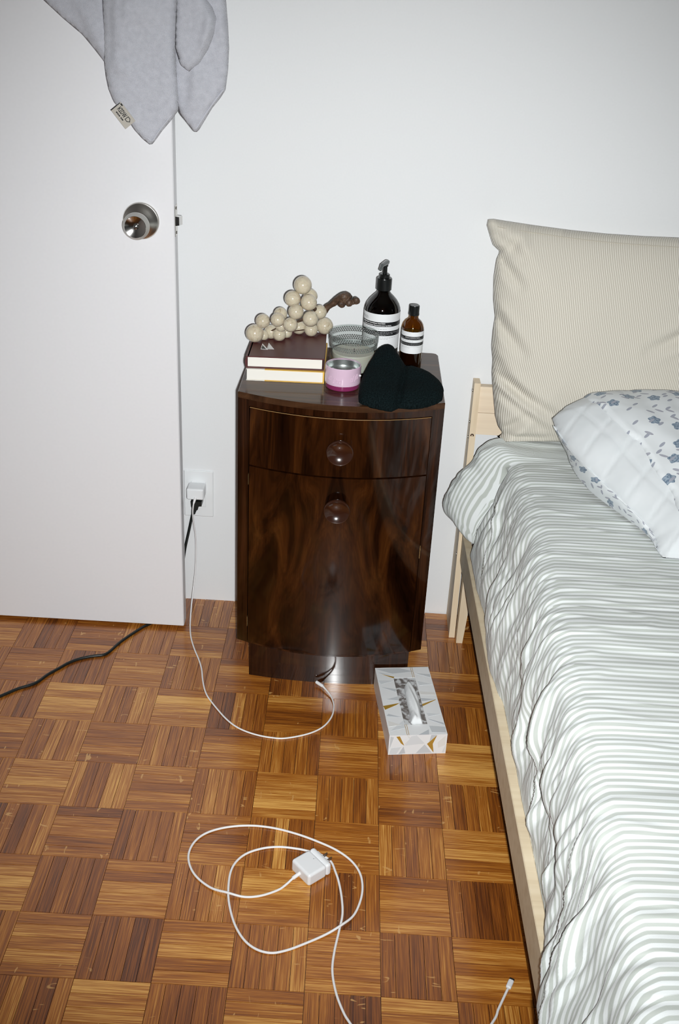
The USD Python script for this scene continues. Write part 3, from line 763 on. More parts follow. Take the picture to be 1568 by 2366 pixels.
def arcband(c, r, z0, z1, a0, a1, n=80, th=0.00018):
    a = np.linspace(a0, a1, n)
    V, F = [], []
    for rr in (r, r + th):
        for z in (z0, z1):
            V.append(np.stack([c[0] + rr * np.cos(a), c[1] + rr * np.sin(a), np.full(n, z)], 1))
    V = np.vstack(V)
    for i in range(n - 1):
        F += [(2 * n + i, 2 * n + i + 1, 3 * n + i + 1, 3 * n + i), (n + i, n + i + 1, i + 1, i), (n + i, 3 * n + i, 3 * n + i + 1, n + i + 1), (i, i + 1, 2 * n + i + 1, 2 * n + i)]
    return tm(V, F)


def dashes(c, r, z, h, a0, a1, seed):
    g = np.random.default_rng(seed)
    a, out = a0, []
    while a < a1:
        w = g.uniform(0.05, 0.16)
        out.append(arcband(c, r, z, z + h, a, min(a + w, a1), 6, 0.00012))
        a += w + 0.035
    return join(*out)


PC = (-0.0432, 0.530)
pump = thing("pump_bottle", (PC[0], PC[1], ZT), label="tall dark brown pump bottle with a black and white label, at the back", cat="bottle")
add("glass", lathe([(0, 0.0), (0.034, 0.0), (0.0368, 0.002), (0.0375, 0.005), (0.0375, 0.1125), (0.0368, 0.1185), (0.0340, 0.1265), (0.0285, 0.1350), (0.0215, 0.1425), (0.0160, 0.1475), (0.0136, 0.1510), (0.0132, 0.1570), (0, 0.1570)], (PC[0], PC[1], ZT), 96), "dark_amber_glass", pump)
add("contents", lathe([(0, 0.003), (0.0345, 0.003), (0.0355, 0.006), (0.0355, 0.1120), (0.033, 0.124), (0.027, 0.132), (0, 0.133)], (PC[0], PC[1], ZT), 64), "bottle_liquid", pump)
PLR = 0.0377
lb = add("label", arcband(PC, PLR, ZT + 0.0360, ZT + 0.1125, -PI - 0.75, 0.75, 140), "label_paper", pump, smooth=True, label="white paper label")
for z0, z1 in ((0.0865, 0.0958), (0.0670, 0.0774)):
    add("label_band", arcband(PC, PLR + 0.0002, ZT + z0, ZT + z1, -PI - 0.75, 0.75, 140), "label_black", lb, smooth=True)


def text_on(c, r, s, h, a_end, z, bold=False, depth=0.00012):
    t = meshkit.text_mesh(s, h, depth, bold)
    t = trimesh.Trimesh(t.vertices, t.faces, process=False)
    t = t.subdivide_to_size(0.004)
    t.vertices[:, 0] -= t.vertices[:, 0].max()
    return wrap(t, c, r, a_end, z)


ACAM = -PI / 2 - 0.02
tx = [text_on(PC, PLR + 0.00045, "Resurrection Aromatique Hand Balm", 0.0023, ACAM + 0.21, ZT + 0.0922, True),
      text_on(PC, PLR + 0.00045, "Baume Aromatique Resurrection pour les Mains", 0.0021, ACAM + 0.56, ZT + 0.0880, True)]
add("label_text", join(*tx), "ink_white", lb, smooth=False, kind="stuff")
add("brand_text", text_on(PC, PLR + 0.0002, "Aesop.", 0.0062, ACAM - 0.78, ZT + 0.1010), "ink_grey", lb, smooth=False, kind="stuff")
add("fine_print", join(dashes(PC, PLR + 0.0002, ZT + 0.0835, 0.0007, ACAM - 1.2, ACAM - 0.1, 1), dashes(PC, PLR + 0.0002, ZT + 0.0805, 0.0007, ACAM - 1.2, ACAM + 0.3, 2), dashes(PC, PLR + 0.0002, ZT + 0.0628, 0.0006, ACAM - 1.2, ACAM + 0.9, 3), dashes(PC, PLR + 0.0002, ZT + 0.0600, 0.0006, ACAM - 1.2, ACAM + 0.4, 4)), "ink_grey", lb, smooth=False, kind="stuff")
add("band_print", join(dashes(PC, PLR + 0.0004, ZT + 0.0738, 0.0010, ACAM - 1.2, ACAM + 1.0, 5), dashes(PC, PLR + 0.0004, ZT + 0.0708, 0.0010, ACAM - 1.2, ACAM + 0.7, 6), dashes(PC, PLR + 0.0004, ZT + 0.0682, 0.0008, ACAM - 1.2, ACAM + 0.3, 7)), "ink_grey", lb, smooth=False, kind="stuff")
ph = add("pump_head", lathe([(0, 0.1545), (0.0152, 0.1545), (0.0160, 0.1555), (0.0160, 0.1775), (0.0150, 0.1795), (0.0108, 0.1800), (0.0108, 0.1865), (0.0098, 0.1875), (0.0050, 0.1880), (0.0046, 0.2020), (0.0060, 0.2030), (0.0062, 0.2075), (0, 0.2080)], (PC[0], PC[1], ZT), 48), "pump_black", pump)
sp0 = np.array([PC[0], PC[1], ZT + 0.2085])
noz = m3.Manifold.batch_hull([m3.Manifold.sphere(0.0060, 20).scale([1.15, 1.0, 0.65]).translate((sp0 + (0.001, 0, 0.001)).tolist()), m3.Manifold.sphere(0.0042, 16).translate((sp0 + (-0.007, -0.018, 0.0005)).tolist()), m3.Manifold.sphere(0.0055, 16).scale([1, 1, 0.6]).translate((sp0 + (0.003, 0.002, 0.004)).tolist())])
tip = m3.Manifold.batch_hull([m3.Manifold.sphere(0.0042, 16).translate((sp0 + (-0.007, -0.018, 0.0005)).tolist()), m3.Manifold.sphere(0.0032, 16).translate((sp0 + (-0.010, -0.027, -0.006)).tolist())])
add("spout", man2tm((noz + tip).refine_to_length(0.002)), "pump_clear", ph, smooth=True)

SC = (0.0213, 0.4900)
sm = thing("amber_bottle", (SC[0], SC[1], ZT), label="small amber glass bottle with a black cap, beside the tall pump bottle", cat="bottle")
add("glass", lathe([(0, 0.0), (0.0200, 0.0), (0.0222, 0.002), (0.0227, 0.004), (0.0227, 0.0865), (0.0222, 0.0915), (0.0200, 0.0985), (0.0160, 0.1045), (0.0115, 0.1080), (0.0095, 0.1105), (0.0093, 0.1190), (0, 0.1190)], (SC[0], SC[1], ZT), 80), "amber_glass", sm)
add("contents", lathe([(0, 0.003), (0.0200, 0.003), (0.0209, 0.006), (0.0209, 0.080), (0, 0.080)], (SC[0], SC[1], ZT), 64), "bottle_liquid", sm)
SLR = 0.0229
l2 = add("label", arcband(SC, SLR, ZT + 0.0405, ZT + 0.0865, -PI - 0.75, 0.75, 110), "label_paper", sm, smooth=True, label="white paper label")
for z0, z1 in ((0.0700, 0.0770), (0.0578, 0.0642)):
    add("label_band", arcband(SC, SLR + 0.0002, ZT + z0, ZT + z1, -PI - 0.75, 0.75, 110), "label_black", l2, smooth=True)
add("label_text", text_on(SC, SLR + 0.00045, "Breathless Hydrating Body Treatment", 0.0013, ACAM + 0.68, ZT + 0.0742, True), "ink_white", l2, smooth=False, kind="stuff")
add("fine_print", join(dashes(SC, SLR + 0.0004, ZT + 0.0717, 0.0008, ACAM - 1.3, ACAM + 0.9, 11), dashes(SC, SLR + 0.0004, ZT + 0.0617, 0.0005, ACAM - 1.3, ACAM + 0.9, 12), dashes(SC, SLR + 0.0004, ZT + 0.0597, 0.0005, ACAM - 1.3, ACAM + 0.8, 13), dashes(SC, SLR + 0.0002, ZT + 0.0668, 0.0005, ACAM - 1.0, ACAM + 0.1, 14), dashes(SC, SLR + 0.0002, ZT + 0.0545, 0.0004, ACAM - 1.1, ACAM + 0.9, 15), dashes(SC, SLR + 0.0002, ZT + 0.0525, 0.0004, ACAM - 1.1, ACAM - 0.2, 16)), "ink_grey", l2, smooth=False, kind="stuff")
cp = [(0, 0.1165), (0.0104, 0.1165), (0.0106, 0.1172), (0.0106, 0.1205), (0.0102, 0.1215), (0.0102, 0.1355), (0.0096, 0.1368), (0, 0.1370)]
add("cap", lathe(cp, (SC[0], SC[1], ZT), 48), "pump_black", sm)

# ---------------------------------------------------------------- dark green knit hat slumped on the front of the nightstand
HAT = __import__("json").loads('''{"poly":[[-0.0154,0.18],[-0.0048,0.1822],[0.005,0.1764],[0.0096,0.1688],[0.0178,0.1484],[0.0285,0.126],[0.0373,0.1216],[0.0495,0.1187],[0.0634,0.1143],[0.0772,0.1057],[0.0875,0.0952],[0.0977,0.0822],[0.1022,0.0726],[0.1035,0.0628],[0.1021,0.0479],[0.1002,0.0355],[0.092,0.0271],[0.0767,0.0179],[0.0615,0.0114],[0.038,0.0069],[0.0178,0.0084],[0.0112,0.0031],[0.0059,-0.0021],[-0.0038,-0.0017],[-0.0173,0.0008],[-0.0393,0.0069],[-0.0529,0.0111],[-0.0595,0.0166],[-0.0608,0.0322],[-0.0597,0.0569],[-0.0563,0.0821],[-0.0518,0.1027],[-0.0456,0.1237],[-0.0367,0.1478],[-0.0301,0.1641],[-0.0233,0.174]],"o":[-0.0226,0.2507,0.6825],"ex":[1,0,0],"ey":[0.0,0.17430000000000007,0.07280481266750138],"crease":[0.028617445314017043,0.11444855488671206,0.1253785052723299]}''')
hm, huv = inflate(HAT["poly"], HAT["o"], HAT["ex"], HAT["ey"], 0.018, 0.012, 0.028, 0.03, 0.0035,
                  disp=lambda V, d: -0.010 * np.exp(-((V[:, 0] - (HAT["crease"][0] + (V[:, 1] - HAT["crease"][1]) * HAT["crease"][2])) / 0.006) ** 2) + 0.004 * fb(np.c_[V, V[:, :1] * 0], 28, 2))
hm.vertices[:, 2] = np.maximum(hm.vertices[:, 2], np.where(hm.vertices[:, 1] > bow(hm.vertices[:, 0]) - 0.001, ZT + 0.0018, ZT - 0.012))
hang = hm.vertices[:, 2] < ZT + 0.0014
hm.vertices[:, 1] = np.where(hang, np.minimum(hm.vertices[:, 1], bow(hm.vertices[:, 0]) - 0.003), hm.vertices[:, 1])
add("knit_hat", hm, "knit_green", smooth=True, pv={"cloth": np.c_[huv, huv[:, :1] * 0]}, label="very dark green knit hat folded over on the nightstand's front right corner", cat="hat")

# ---------------------------------------------------------------- wall outlet, chargers and cords
out = thing("wall_outlet", (-0.4465, YW, 0.296), label="white wall outlet plate with plugs in both sockets, beside the door edge", cat="outlet")
add("cover_plate", box((-0.4815, YW - 0.0045, 0.2362), (-0.4115, YW + 0.001, 0.3565), 0.002), "plate_plastic", out, smooth=False)
add("socket_face", box((-0.4640, YW - 0.0062, 0.2630), (-0.4290, YW - 0.0040, 0.3300), 0.001), "plate_plastic", out, smooth=False)
cb = thing("usb_wall_charger", (-0.4485, YW - 0.006, 0.313), label="small white cube charger plugged into the upper wall socket", cat="charger")
add("charger_body", rbox((-0.4695, 0.577, 0.3000), (-0.4280, YW - 0.0063, 0.3285), 0.0045), "white_plastic", cb)
add("front_face", rbox((-0.4665, 0.5762, 0.3028), (-0.4310, 0.5785, 0.3257), 0.001), "white_plastic", cb)
cw = thing("white_usb_cable", (-0.25, 0.2, 0.0), label="thin white cable running from the wall charger to the foot of the nightstand", cat="cable")
CW = [(-0.4490, 0.5715, 0.3020), (-0.4506, 0.568, 0.2960), (-0.4537, 0.572, 0.2742), (-0.4545, 0.583, 0.2409), (-0.4519, 0.594, 0.1976), (-0.4516, 0.597, 0.1562), (-0.4528, 0.591, 0.1068), (-0.4560, 0.577, 0.0620), (-0.4570, 0.553, 0.0340), (-0.4550, 0.520, 0.0140), (-0.4512, 0.489, 0.0045), (-0.4433, 0.4502, 0.0022), (-0.4287, 0.4052, 0.0022), (-0.4107, 0.3604, 0.0022), (-0.3993, 0.3246, 0.0022), (-0.3923, 0.2909, 0.0022), (-0.3834, 0.2568, 0.0022), (-0.3739, 0.232, 0.0022), (-0.3615, 0.211, 0.0022), (-0.3446, 0.1856, 0.0022), (-0.3237, 0.1572, 0.0022), (-0.3028, 0.1356, 0.0022), (-0.2804, 0.1206, 0.0022), (-0.2519, 0.1092, 0.0022), (-0.2226, 0.1036, 0.0022), (-0.1939, 0.104, 0.0022), (-0.1492, 0.1214, 0.0022), (-0.1188, 0.1461, 0.0022), (-0.1015, 0.1803, 0.0022), (-0.0969, 0.2164, 0.0025), (-0.1028, 0.2479, 0.0035), (-0.1152, 0.2701, 0.006), (-0.1230, 0.2800, 0.0075)]
cs_ = spline(CW, 0.005)
add("cord", tube(cs_, 0.00185, 10), "cable_white", cw, smooth=True)
add("strain_relief", tube(np.array([(-0.1190, 0.2752, 0.0068), (-0.1254, 0.2833, 0.0080)]), np.array([0.0021, 0.0027]), 12), "cable_white", cw, smooth=30)
add("connector", join(tube(np.array([(-0.1246, 0.2822, 0.0080), (-0.1256, 0.2832, 0.0081), (-0.1385, 0.2938, 0.0090), (-0.1392, 0.2944, 0.0090)]), np.array([0.0032, 0.0038, 0.0038, 0.0034]), 16)), "white_plastic", cw, smooth=30)
add("metal_tip", tube(np.array([(-0.1390, 0.2943, 0.0090), (-0.1420, 0.2968, 0.0092)]), 0.0022, 12), "chrome", cw, smooth=30)
add("plug_collar", tube(np.array([(-0.4478, 0.5765, 0.3065), (-0.4490, 0.5715, 0.3020), (-0.4506, 0.568, 0.2960)]), np.array([0.0032, 0.0030, 0.0022]), 12), "cable_white", cw, smooth=30)
bk = thing("black_power_cord", (-0.6, 0.4, 0.0), label="black power cord from the lower socket, passing under the door across the floor", cat="cord")
pg = m3.Manifold.hull_points(np.array([(x, y, z) for x, z in ((-0.461, 0.290), (-0.435, 0.291), (-0.4355, 0.279), (-0.460, 0.276)) for y in (0.588, YW - 0.0063)]))
pg2 = m3.Manifold.hull_points(np.array([(x, y, z) for x, z in ((-0.460, 0.279), (-0.4425, 0.280), (-0.4450, 0.268), (-0.459, 0.262)) for y in (0.590, 0.613)]))
pg3 = m3.Manifold.hull_points(np.array([(x, y, z) for x, z in ((-0.4605, 0.266), (-0.4470, 0.268), (-0.4520, 0.2545), (-0.4610, 0.2530)) for y in (0.593, 0.611)]))
add("plug", man2tm(pg + pg2 + pg3), "black_rubber", bk, smooth=20)
BK = [(-0.4560, 0.603, 0.262), (-0.4600, 0.606, 0.2480), (-0.4700, 0.609, 0.2000), (-0.4805, 0.609, 0.1480), (-0.4880, 0.606, 0.090), (-0.4900, 0.597, 0.040), (-0.4930, 0.585, 0.012), (-0.5040, 0.560, 0.0038), (-0.5250, 0.525, 0.0036), (-0.5498, 0.493, 0.0036), (-0.5625, 0.4786, 0.0036), (-0.5858, 0.4412, 0.0036), (-0.6039, 0.4071, 0.0036), (-0.6167, 0.3742, 0.0036), (-0.6278, 0.3576, 0.0036), (-0.6508, 0.3501, 0.0036), (-0.6772, 0.3373, 0.0036), (-0.6974, 0.3201, 0.0036), (-0.7152, 0.2952, 0.0036), (-0.7326, 0.2707, 0.0036), (-0.746, 0.2438, 0.0036), (-0.7591, 0.23, 0.0036), (-0.7826, 0.2137, 0.0036), (-0.811, 0.185, 0.0036), (-0.8394, 0.1583, 0.0036), (-0.92, 0.10, 0.0036)]
add("cord", tube(spline(BK, 0.006), 0.0033, 12), "black_rubber", bk, smooth=True)

# laptop charger block lying on the floor, its cable looped round it
AC, AR, AH = np.array([-0.1195, -0.2530, 0.0]), math.radians(41.5), 0.0262
ad = thing("laptop_charger", tuple(AC), label="square white laptop charger block lying on the parquet inside its cable's loops", cat="charger")
rb = lambda m: place(m, AC, rotz=AR)
HW = 0.0255
add("body", rb(rbox((-HW, -HW, 0.0), (HW - 0.0105, HW, AH), 0.0050, 16)), "white_plastic", ad)
add("plug_head", rb(rbox((HW - 0.0115, -HW, 0.0), (HW + 0.0005, HW, AH), 0.0050, 16)), "white_plastic", ad)
add("collar", rb(rbox((HW - 0.001, -0.016, 0.004), (HW + 0.0022, 0.016, AH - 0.004), 0.001)), "white_plastic", ad)
for s in (-1, 1):
    add("prong", rb(box((HW, 0.0063 * s - 0.0008, 0.0100), (HW + 0.0165, 0.0063 * s + 0.0008, 0.0166), 0.0006)), "steel_dark", ad, smooth=False)
add("mark", rb(join(box((0.006, 0.0015, AH - 0.0001), (0.0075, 0.0032, AH + 0.0001)), box((0.008, 0.0012, AH - 0.0001), (0.0125, 0.0015, AH + 0.0001)))), "ink_grey", ad, smooth=False)
lc = thing("laptop_charger_cable", (-0.15, -0.3, 0.0), label="white laptop cable lying in two large loops on the parquet by the bed", cat="cable")
LC = [(-0.1376, -0.2679, 0.013), (-0.1440, -0.2732, 0.0115), (-0.1515, -0.2795, 0.0080), (-0.1620, -0.2900, 0.0040), (-0.1747, -0.3013, 0.0026), (-0.2018, -0.3154, 0.0026), (-0.2299, -0.3209, 0.0032), (-0.2590, -0.3174, 0.0070), (-0.2892, -0.3053, 0.0030), (-0.3173, -0.283, 0.0026), (-0.3338, -0.2572, 0.0026), (-0.3402, -0.2289, 0.0026), (-0.3342, -0.1998, 0.0026), (-0.316, -0.1764, 0.0026), (-0.2832, -0.1597, 0.0026), (-0.2402, -0.1513, 0.0026), (-0.1961, -0.1536, 0.0026), (-0.1511, -0.1653, 0.0026), (-0.1106, -0.1816, 0.0026), (-0.0755, -0.2002, 0.0026), (-0.0491, -0.2232, 0.0026), (-0.0335, -0.2497, 0.0026), (-0.028, -0.2796, 0.0026), (-0.0306, -0.3113, 0.0026), (-0.0418, -0.3459, 0.0032), (-0.0615, -0.371, 0.0068), (-0.0882, -0.3904, 0.0032), (-0.1261, -0.4134, 0.0026), (-0.1522, -0.4268, 0.0026), (-0.1748, -0.4327, 0.0026), (-0.1985, -0.4272, 0.0026), (-0.2198, -0.4108, 0.0026), (-0.2379, -0.3831, 0.0026), (-0.2509, -0.3488, 0.0026), (-0.2587, -0.3136, 0.0026), (-0.2607, -0.2706, 0.0026), (-0.2538, -0.2423, 0.0026), (-0.2369, -0.2206, 0.0026), (-0.2088, -0.2057, 0.0026), (-0.1786, -0.2, 0.0026), (-0.1486, -0.2019, 0.0026), (-0.131, -0.2052, 0.0026), (-0.1060, -0.2120, 0.0026), (-0.0860, -0.2270, 0.0026), (-0.0765, -0.2510, 0.0026), (-0.0697, -0.2741, 0.0026), (-0.0635, -0.309, 0.0026), (-0.0610, -0.3446, 0.0026), (-0.0655, -0.3801, 0.0026), (-0.0719, -0.4235, 0.0026), (-0.0736, -0.4605, 0.0026), (-0.0665, -0.4994, 0.0026), (-0.0544, -0.5326, 0.0026), (-0.0429, -0.5526, 0.0026), (-0.0153, -0.591, 0.0026), (0.0482, -0.6285, 0.0026), (0.1256, -0.6026, 0.0026), (0.1752, -0.5356, 0.0026), (0.1864, -0.5118, 0.0026), (0.1984, -0.4874, 0.0030), (0.2050, -0.4745, 0.0042)]
add("cord", tube(spline(LC, 0.004), 0.0021, 12), "cable_white", lc, smooth=True)
add("plug_sleeve", tube(np.array([(-0.1362, -0.2668, 0.0132), (-0.1368, -0.2673, 0.0132), (-0.1500, -0.2783, 0.0090), (-0.1506, -0.2788, 0.0088)]), np.array([0.0026, 0.0034, 0.0034, 0.0026]), 14), "cable_white", lc, smooth=30)
cd = np.array([0.42, 0.907, 0.0])
cd /= np.linalg.norm(cd)
c0 = np.array([0.2055, -0.4735, 0.0046])
ce = rbox((-0.0045, -0.0008, -0.0034), (0.0045, 0.0165, 0.0034), 0.0025)
add("connector", onto(ce, c0, (cd[1], -cd[0], 0), cd), "white_plastic", lc)
add("metal_tip", onto(rbox((-0.0040, 0.0160, -0.0015), (0.0040, 0.0200, 0.0015), 0.0011), c0, (cd[1], -cd[0], 0), cd), "slot_dark", lc)

# ---------------------------------------------------------------- tissue box
tb = thing("tissue_box", (0.067, 0.19, 0.0), label="grey and white tissue box printed with triangles, on the floor beside the nightstand", cat="tissue box")
TB = np.array([(0.0190, 0.0738), (0.1385, 0.0895), (0.1118, 0.3170), (-0.0058, 0.3050)])
to = TB[0]
tex = np.array([*(TB[1] - TB[0]), 0]) / np.linalg.norm(TB[1] - TB[0])
tey = np.array([-tex[1], tex[0], 0])
TW, TL, TH = 0.1195, 0.2320, 0.0495
bx_ = man2tm(m3.Manifold.extrude(m3.CrossSection([np.array([(0, 0), (TW, 0), (TW, TL), (0, TL)])]), TH) - m3.Manifold.cube([TW * 0.40, TL * 0.69, TH]).translate([TW * 0.30, TL * 0.145, TH - 0.014]))
O3 = np.array([to[0], to[1], 0.0])
up = lambda m: onto(m, O3, tex, tey)
add("carton", up(bx_), "box_card", tb, smooth=False)
add("window_film", up(box((TW * 0.298, TL * 0.143, TH - 0.0012), (TW * 0.702, TL * 0.837, TH - 0.0008))), "film_marble", tb, smooth=False, label="crinkled clear film over the opening")
tp_ = np.array([(0.50, 0.74), (0.545, 0.755), (0.60, 0.71), (0.645, 0.60), (0.665, 0.48), (0.655, 0.36), (0.63, 0.26), (0.62, 0.15), (0.41, 0.15), (0.44, 0.30), (0.43, 0.44), (0.435, 0.58), (0.455, 0.69)]) * [TW, TL]
tsm, tuv = inflate(tp_, O3 + (0, 0, TH - 0.0006), tex, tey, 0.016, 0.0005, 0.018, 0.004, 0.003, disp=lambda V, d: 0.003 * np.sin(V[:, 0] * 420 + V[:, 1] * 60) * sstep(0, 0.008, d))
add("tissue", tsm, "tissue", tb, smooth=True)
GOLD = [[(0.0, 0.415), (0.30, 0.452), (0.235, 0.425), (0.02, 0.36)], [(0.70, 0.43), (0.97, 0.495), (0.955, 0.485), (0.70, 0.40)], [(0.10, 0.895), (0.32, 0.85), (0.30, 0.83)]]
GREY = [([(0, 0.98), (0.45, 0.99), (0.70, 0.93), (0.30, 0.90)], 1), ([(0.02, 0.93), (0.33, 0.87), (0.10, 0.90)], 2), ([(0, 0.80), (0.30, 0.79), (0.05, 0.74)], 0), ([(0.02, 0.70), (0.30, 0.66), (0.28, 0.62)], 1), ([(0.08, 0.51), (0.30, 0.55), (0.29, 0.49)], 1), ([(0.02, 0.27), (0.29, 0.245), (0.06, 0.30)], 2), ([(0.30, 0.10), (0.03, 0.06), (0.29, 0.20)], 0), ([(0.70, 0.52), (0.98, 0.495), (0.71, 0.47)], 2), ([(0.71, 0.62), (0.97, 0.60), (0.99, 0.56), (0.72, 0.57)], 3), ([(0.73, 0.22), (0.985, 0.155), (0.99, 0.125), (0.76, 0.20)], 2), ([(0.73, 0.30), (0.98, 0.28), (0.75, 0.25)], 0), ([(0.5, 0.0), (0.70, 0.07), (0.68, 0.0)], 2), ([(0.72, 0.12), (0.99, 0.10), (0.98, 0.02), (0.74, 0.03)], 1), ([(0.72, 0.90), (0.99, 0.88), (0.98, 0.83)], 1), ([(0.72, 0.78), (0.98, 0.72), (0.74, 0.71)], 0), ([(0.02, 0.12), (0.25, 0.14), (0.03, 0.20)], 3)]
FRONTG = [([(0.02, 0.95), (0.08, 0.9), (0.02, 0.30)], 1), ([(0.30, 0.98), (0.60, 0.52), (0.26, 0.52), (0.35, 0.80)], 3), ([(0.38, 0.95), (0.47, 0.98), (0.62, 0.55), (0.28, 0.46)], 0), ([(0.69, 0.55), (0.72, 0.98), (0.82, 0.98)], 2), ([(0.02, 0.05), (0.14, 0.02), (0.22, 0.40), (0.05, 0.35)], 0), ([(0.18, 0.02), (0.30, 0.05), (0.26, 0.42)], 2), ([(0.48, 0.05), (0.62, 0.50), (0.76, 0.05)], 1), ([(0.93, 0.05), (0.99, 0.5), (0.98, 0.05)], 0), ([(0.84, 0.60), (0.97, 0.95), (0.98, 0.45), (0.86, 0.30)], 3)]
FRONTY = [[(0.12, 0.93), (0.18, 0.95), (0.27, 0.46), (0.21, 0.58)], [(0.66, 0.52), (0.82, 0.96), (0.76, 0.52), (0.79, 0.06)]]
lay = lambda poly, s: up(extrude(np.array(poly) * [TW, TL], TH, TH + 0.00012 + s * 0.00003))
fro = lambda poly, s: onto(extrude(np.array(poly) * [TW, TH], 0.0, 0.00012 + s * 0.00003), O3, tex, (0, 0, 1))
for q in [lay(q, 6) for q in GOLD] + [fro(q, 6) for q in FRONTY]:
    add("printed_triangle", q, "gold_print", tb, smooth=False, label="golden printed triangle")
for i, (q, c) in enumerate(GREY):
    add("printed_triangle", lay(q, i), f"grey_print_{'abcd'[c]}", tb, smooth=False)
for i, (q, c) in enumerate(FRONTG):
    add("printed_triangle", fro(q, i % 5), f"grey_print_{'abcd'[c]}", tb, smooth=False)
fold = [up(box((TW * x - 0.0004, TL * y0, TH - 0.0001), (TW * x + 0.0004, TL * y1, TH + 0.0004))) for x, y0, y1 in ((0.305, 0.0, 0.145), (0.335, 0.0, 0.145), (0.66, 0.835, 1.0), (0.69, 0.835, 1.0))]
add("score_line", join(*fold), "gold_print", tb, smooth=False, kind="stuff")

# ---------------------------------------------------------------- bed frame
bed = thing("bed_frame", (0.7, 0.0, 0.0), label="pale pine bed frame with slatted headboard and side rail", cat="bed frame")
SK = 0.0197                                                  # the bed stands a degree out of square with the wall
bx = lambda x, y: x + (0.53 - y) * SK


def hullp(pts):
    return man2tm(m3.Manifold.hull_points(np.array(pts, float)))


def slab(x0, x1, y0, y1, z0, z1, bev=0.0015):
    """A board of the bed: its long sides follow the bed's own direction."""
    m = box((x0, y0, z0), (x1, y1, z1), bev)
    m.vertices[:, 0] += (0.53 - m.vertices[:, 1]) * SK
    return m


def post(x0, x1):
    """Upright whose back stands against the wall and whose front leans back: deep at the foot, slim at the top."""
    pts = []
    for z, yf in ((0.0, 0.516), (0.624, 0.586)):
        for y in (yf, 0.6195):
            for x in (x0, x1):
                pts.append((x + (0.001 if z == 0 else 0.003), y, z))
    return hullp(pts)


add("headboard_post", post(0.1680, 0.1820), "pine_upright", bed, smooth=False)
add("headboard_post", post(1.5400, 1.5540), "pine_upright", bed, smooth=False)


def hpanel(z0, z1):
    yf = lambda z: 0.516 + z * 0.07 / 0.624
    return hullp([(x, yf(z) + dy, z) for x in (0.1840, 1.5410) for z in (z0, z1) for dy in (0.006, 0.024)])


add("headboard_panel", hpanel(0.5565, 0.6150), "pine_across", bed, smooth=False)
add("headboard_panel", hpanel(0.5060, 0.5555), "pine_across", bed, smooth=False)
add("headboard_panel", hpanel(0.30, 0.36), "pine_across", bed, smooth=False)
for z in (0.604, 0.532, 0.497, 0.2115):
    yf = 0.516 + z * 0.07 / 0.624
    add("bolt", lathe([(0, 0), (0.0035, 0), (0.0035, 0.0015), (0.0022, 0.0018), (0, 0.0012)], (0.1700, yf + 0.012, z), 14, (-1, 0, 0)), "steel_dark", bed)
add("dowel_ring", lathe([(0.0015, 0), (0.0042, 0), (0.0042, 0.0008), (0.0015, 0.0008)], (0.177, 0.516 + 0.505 * 0.07 / 0.624 + 0.0006, 0.505), 20, (0, -1, 0)), "stem_wood", bed)
add("side_rail", slab(0.1775, 0.1945, -1.42, 0.5520, 0.200, 0.270), "pine", bed, smooth=False)
add("side_rail", slab(1.5300, 1.5470, -1.42, 0.5520, 0.200, 0.270), "pine", bed, smooth=False)
add("slat_support", slab(0.1947, 0.2140, -1.40, 0.5300, 0.225, 0.245), "pine", bed, smooth=False)
add("foot_rail", slab(0.1950, 1.5290, -1.42, -1.402, 0.200, 0.270), "pine_across", bed, smooth=False)
add("leg", hullp([(0.1850, 0.494, 0.0), (0.2000, 0.494, 0.0), (0.1850, 0.524, 0.0), (0.2000, 0.524, 0.0), (0.1850, 0.494, 0.04), (0.2045, 0.494, 0.075), (0.1850, 0.524, 0.04), (0.2045, 0.524, 0.075), (0.1850, 0.494, 0.224), (0.2045, 0.494, 0.224), (0.1850, 0.524, 0.224), (0.2045, 0.524, 0.224)]), "pine_upright", bed, smooth=False)
for x, y in ((0.230, -1.40), (1.53, -1.40), (1.51, 0.50)):
    add("leg", box((x, y, 0), (x + 0.03, y + 0.03, 0.2), 0.001), "pine_upright", bed, smooth=False)
for k in range(14):
    y = 0.46 - k * 0.139
    add("slat", slab(0.2050, 1.5290, y - 0.030, y + 0.030, 0.2455, 0.2555), "pine_across", bed, smooth=False)

mt = add("mattress", rbox((0.2620, -1.38, 0.2560), (1.5100, 0.5050, 0.4800), 0.035), "white_cotton", smooth=30, pv=None, label="mattress hidden under the striped fitted sheet", cat="mattress")

# ---------------------------------------------------------------- striped sheet: draped over the mattress, its side gathered in folds
RY = [0.60, 0.488, 0.40, 0.30, 0.206, 0.10, -0.037, -0.135, -0.21, -0.293, -0.40, -0.50, -0.60, -0.69, -0.765, -0.84, -0.90, -1.3]
RX = [0.236, 0.238, 0.245, 0.252, 0.254, 0.257, 0.250, 0.248, 0.247, 0.2425, 0.2390, 0.2400, 0.2375, 0.2400, 0.2400, 0.2435, 0.2390, 0.245]
HY = [0.60, 0.43, 0.284, 0.185, 0.078, 0.007, -0.059, -0.096, -0.18, -0.268, -0.339, -0.396, -0.44, -0.466, -0.516, -0.555, -0.593, -0.629, -0.671, -0.704, -0.739, -0.80, -1.3]
HX = [0.178, 0.180, 0.190, 0.199, 0.1915, 0.191, 0.2005, 0.2085, 0.2090, 0.2110, 0.2100, 0.2130, 0.2155, 0.2160, 0.2180, 0.2190, 0.2120, 0.2058, 0.1972, 0.1910, 0.1857, 0.182, 0.19]
HZ = [0.33, 0.30, 0.2755, 0.2750, 0.2735, 0.2735, 0.2700, 0.2620, 0.2620, 0.2680, 0.2720, 0.2700, 0.2640, 0.2620, 0.2600, 0.2620, 0.2740, 0.2740, 0.2700, 0.2600, 0.2500, 0.2450, 0.25]
ny, nt, nsd = 560, 110, 120
ys = np.linspace(0.545, -1.25, ny)
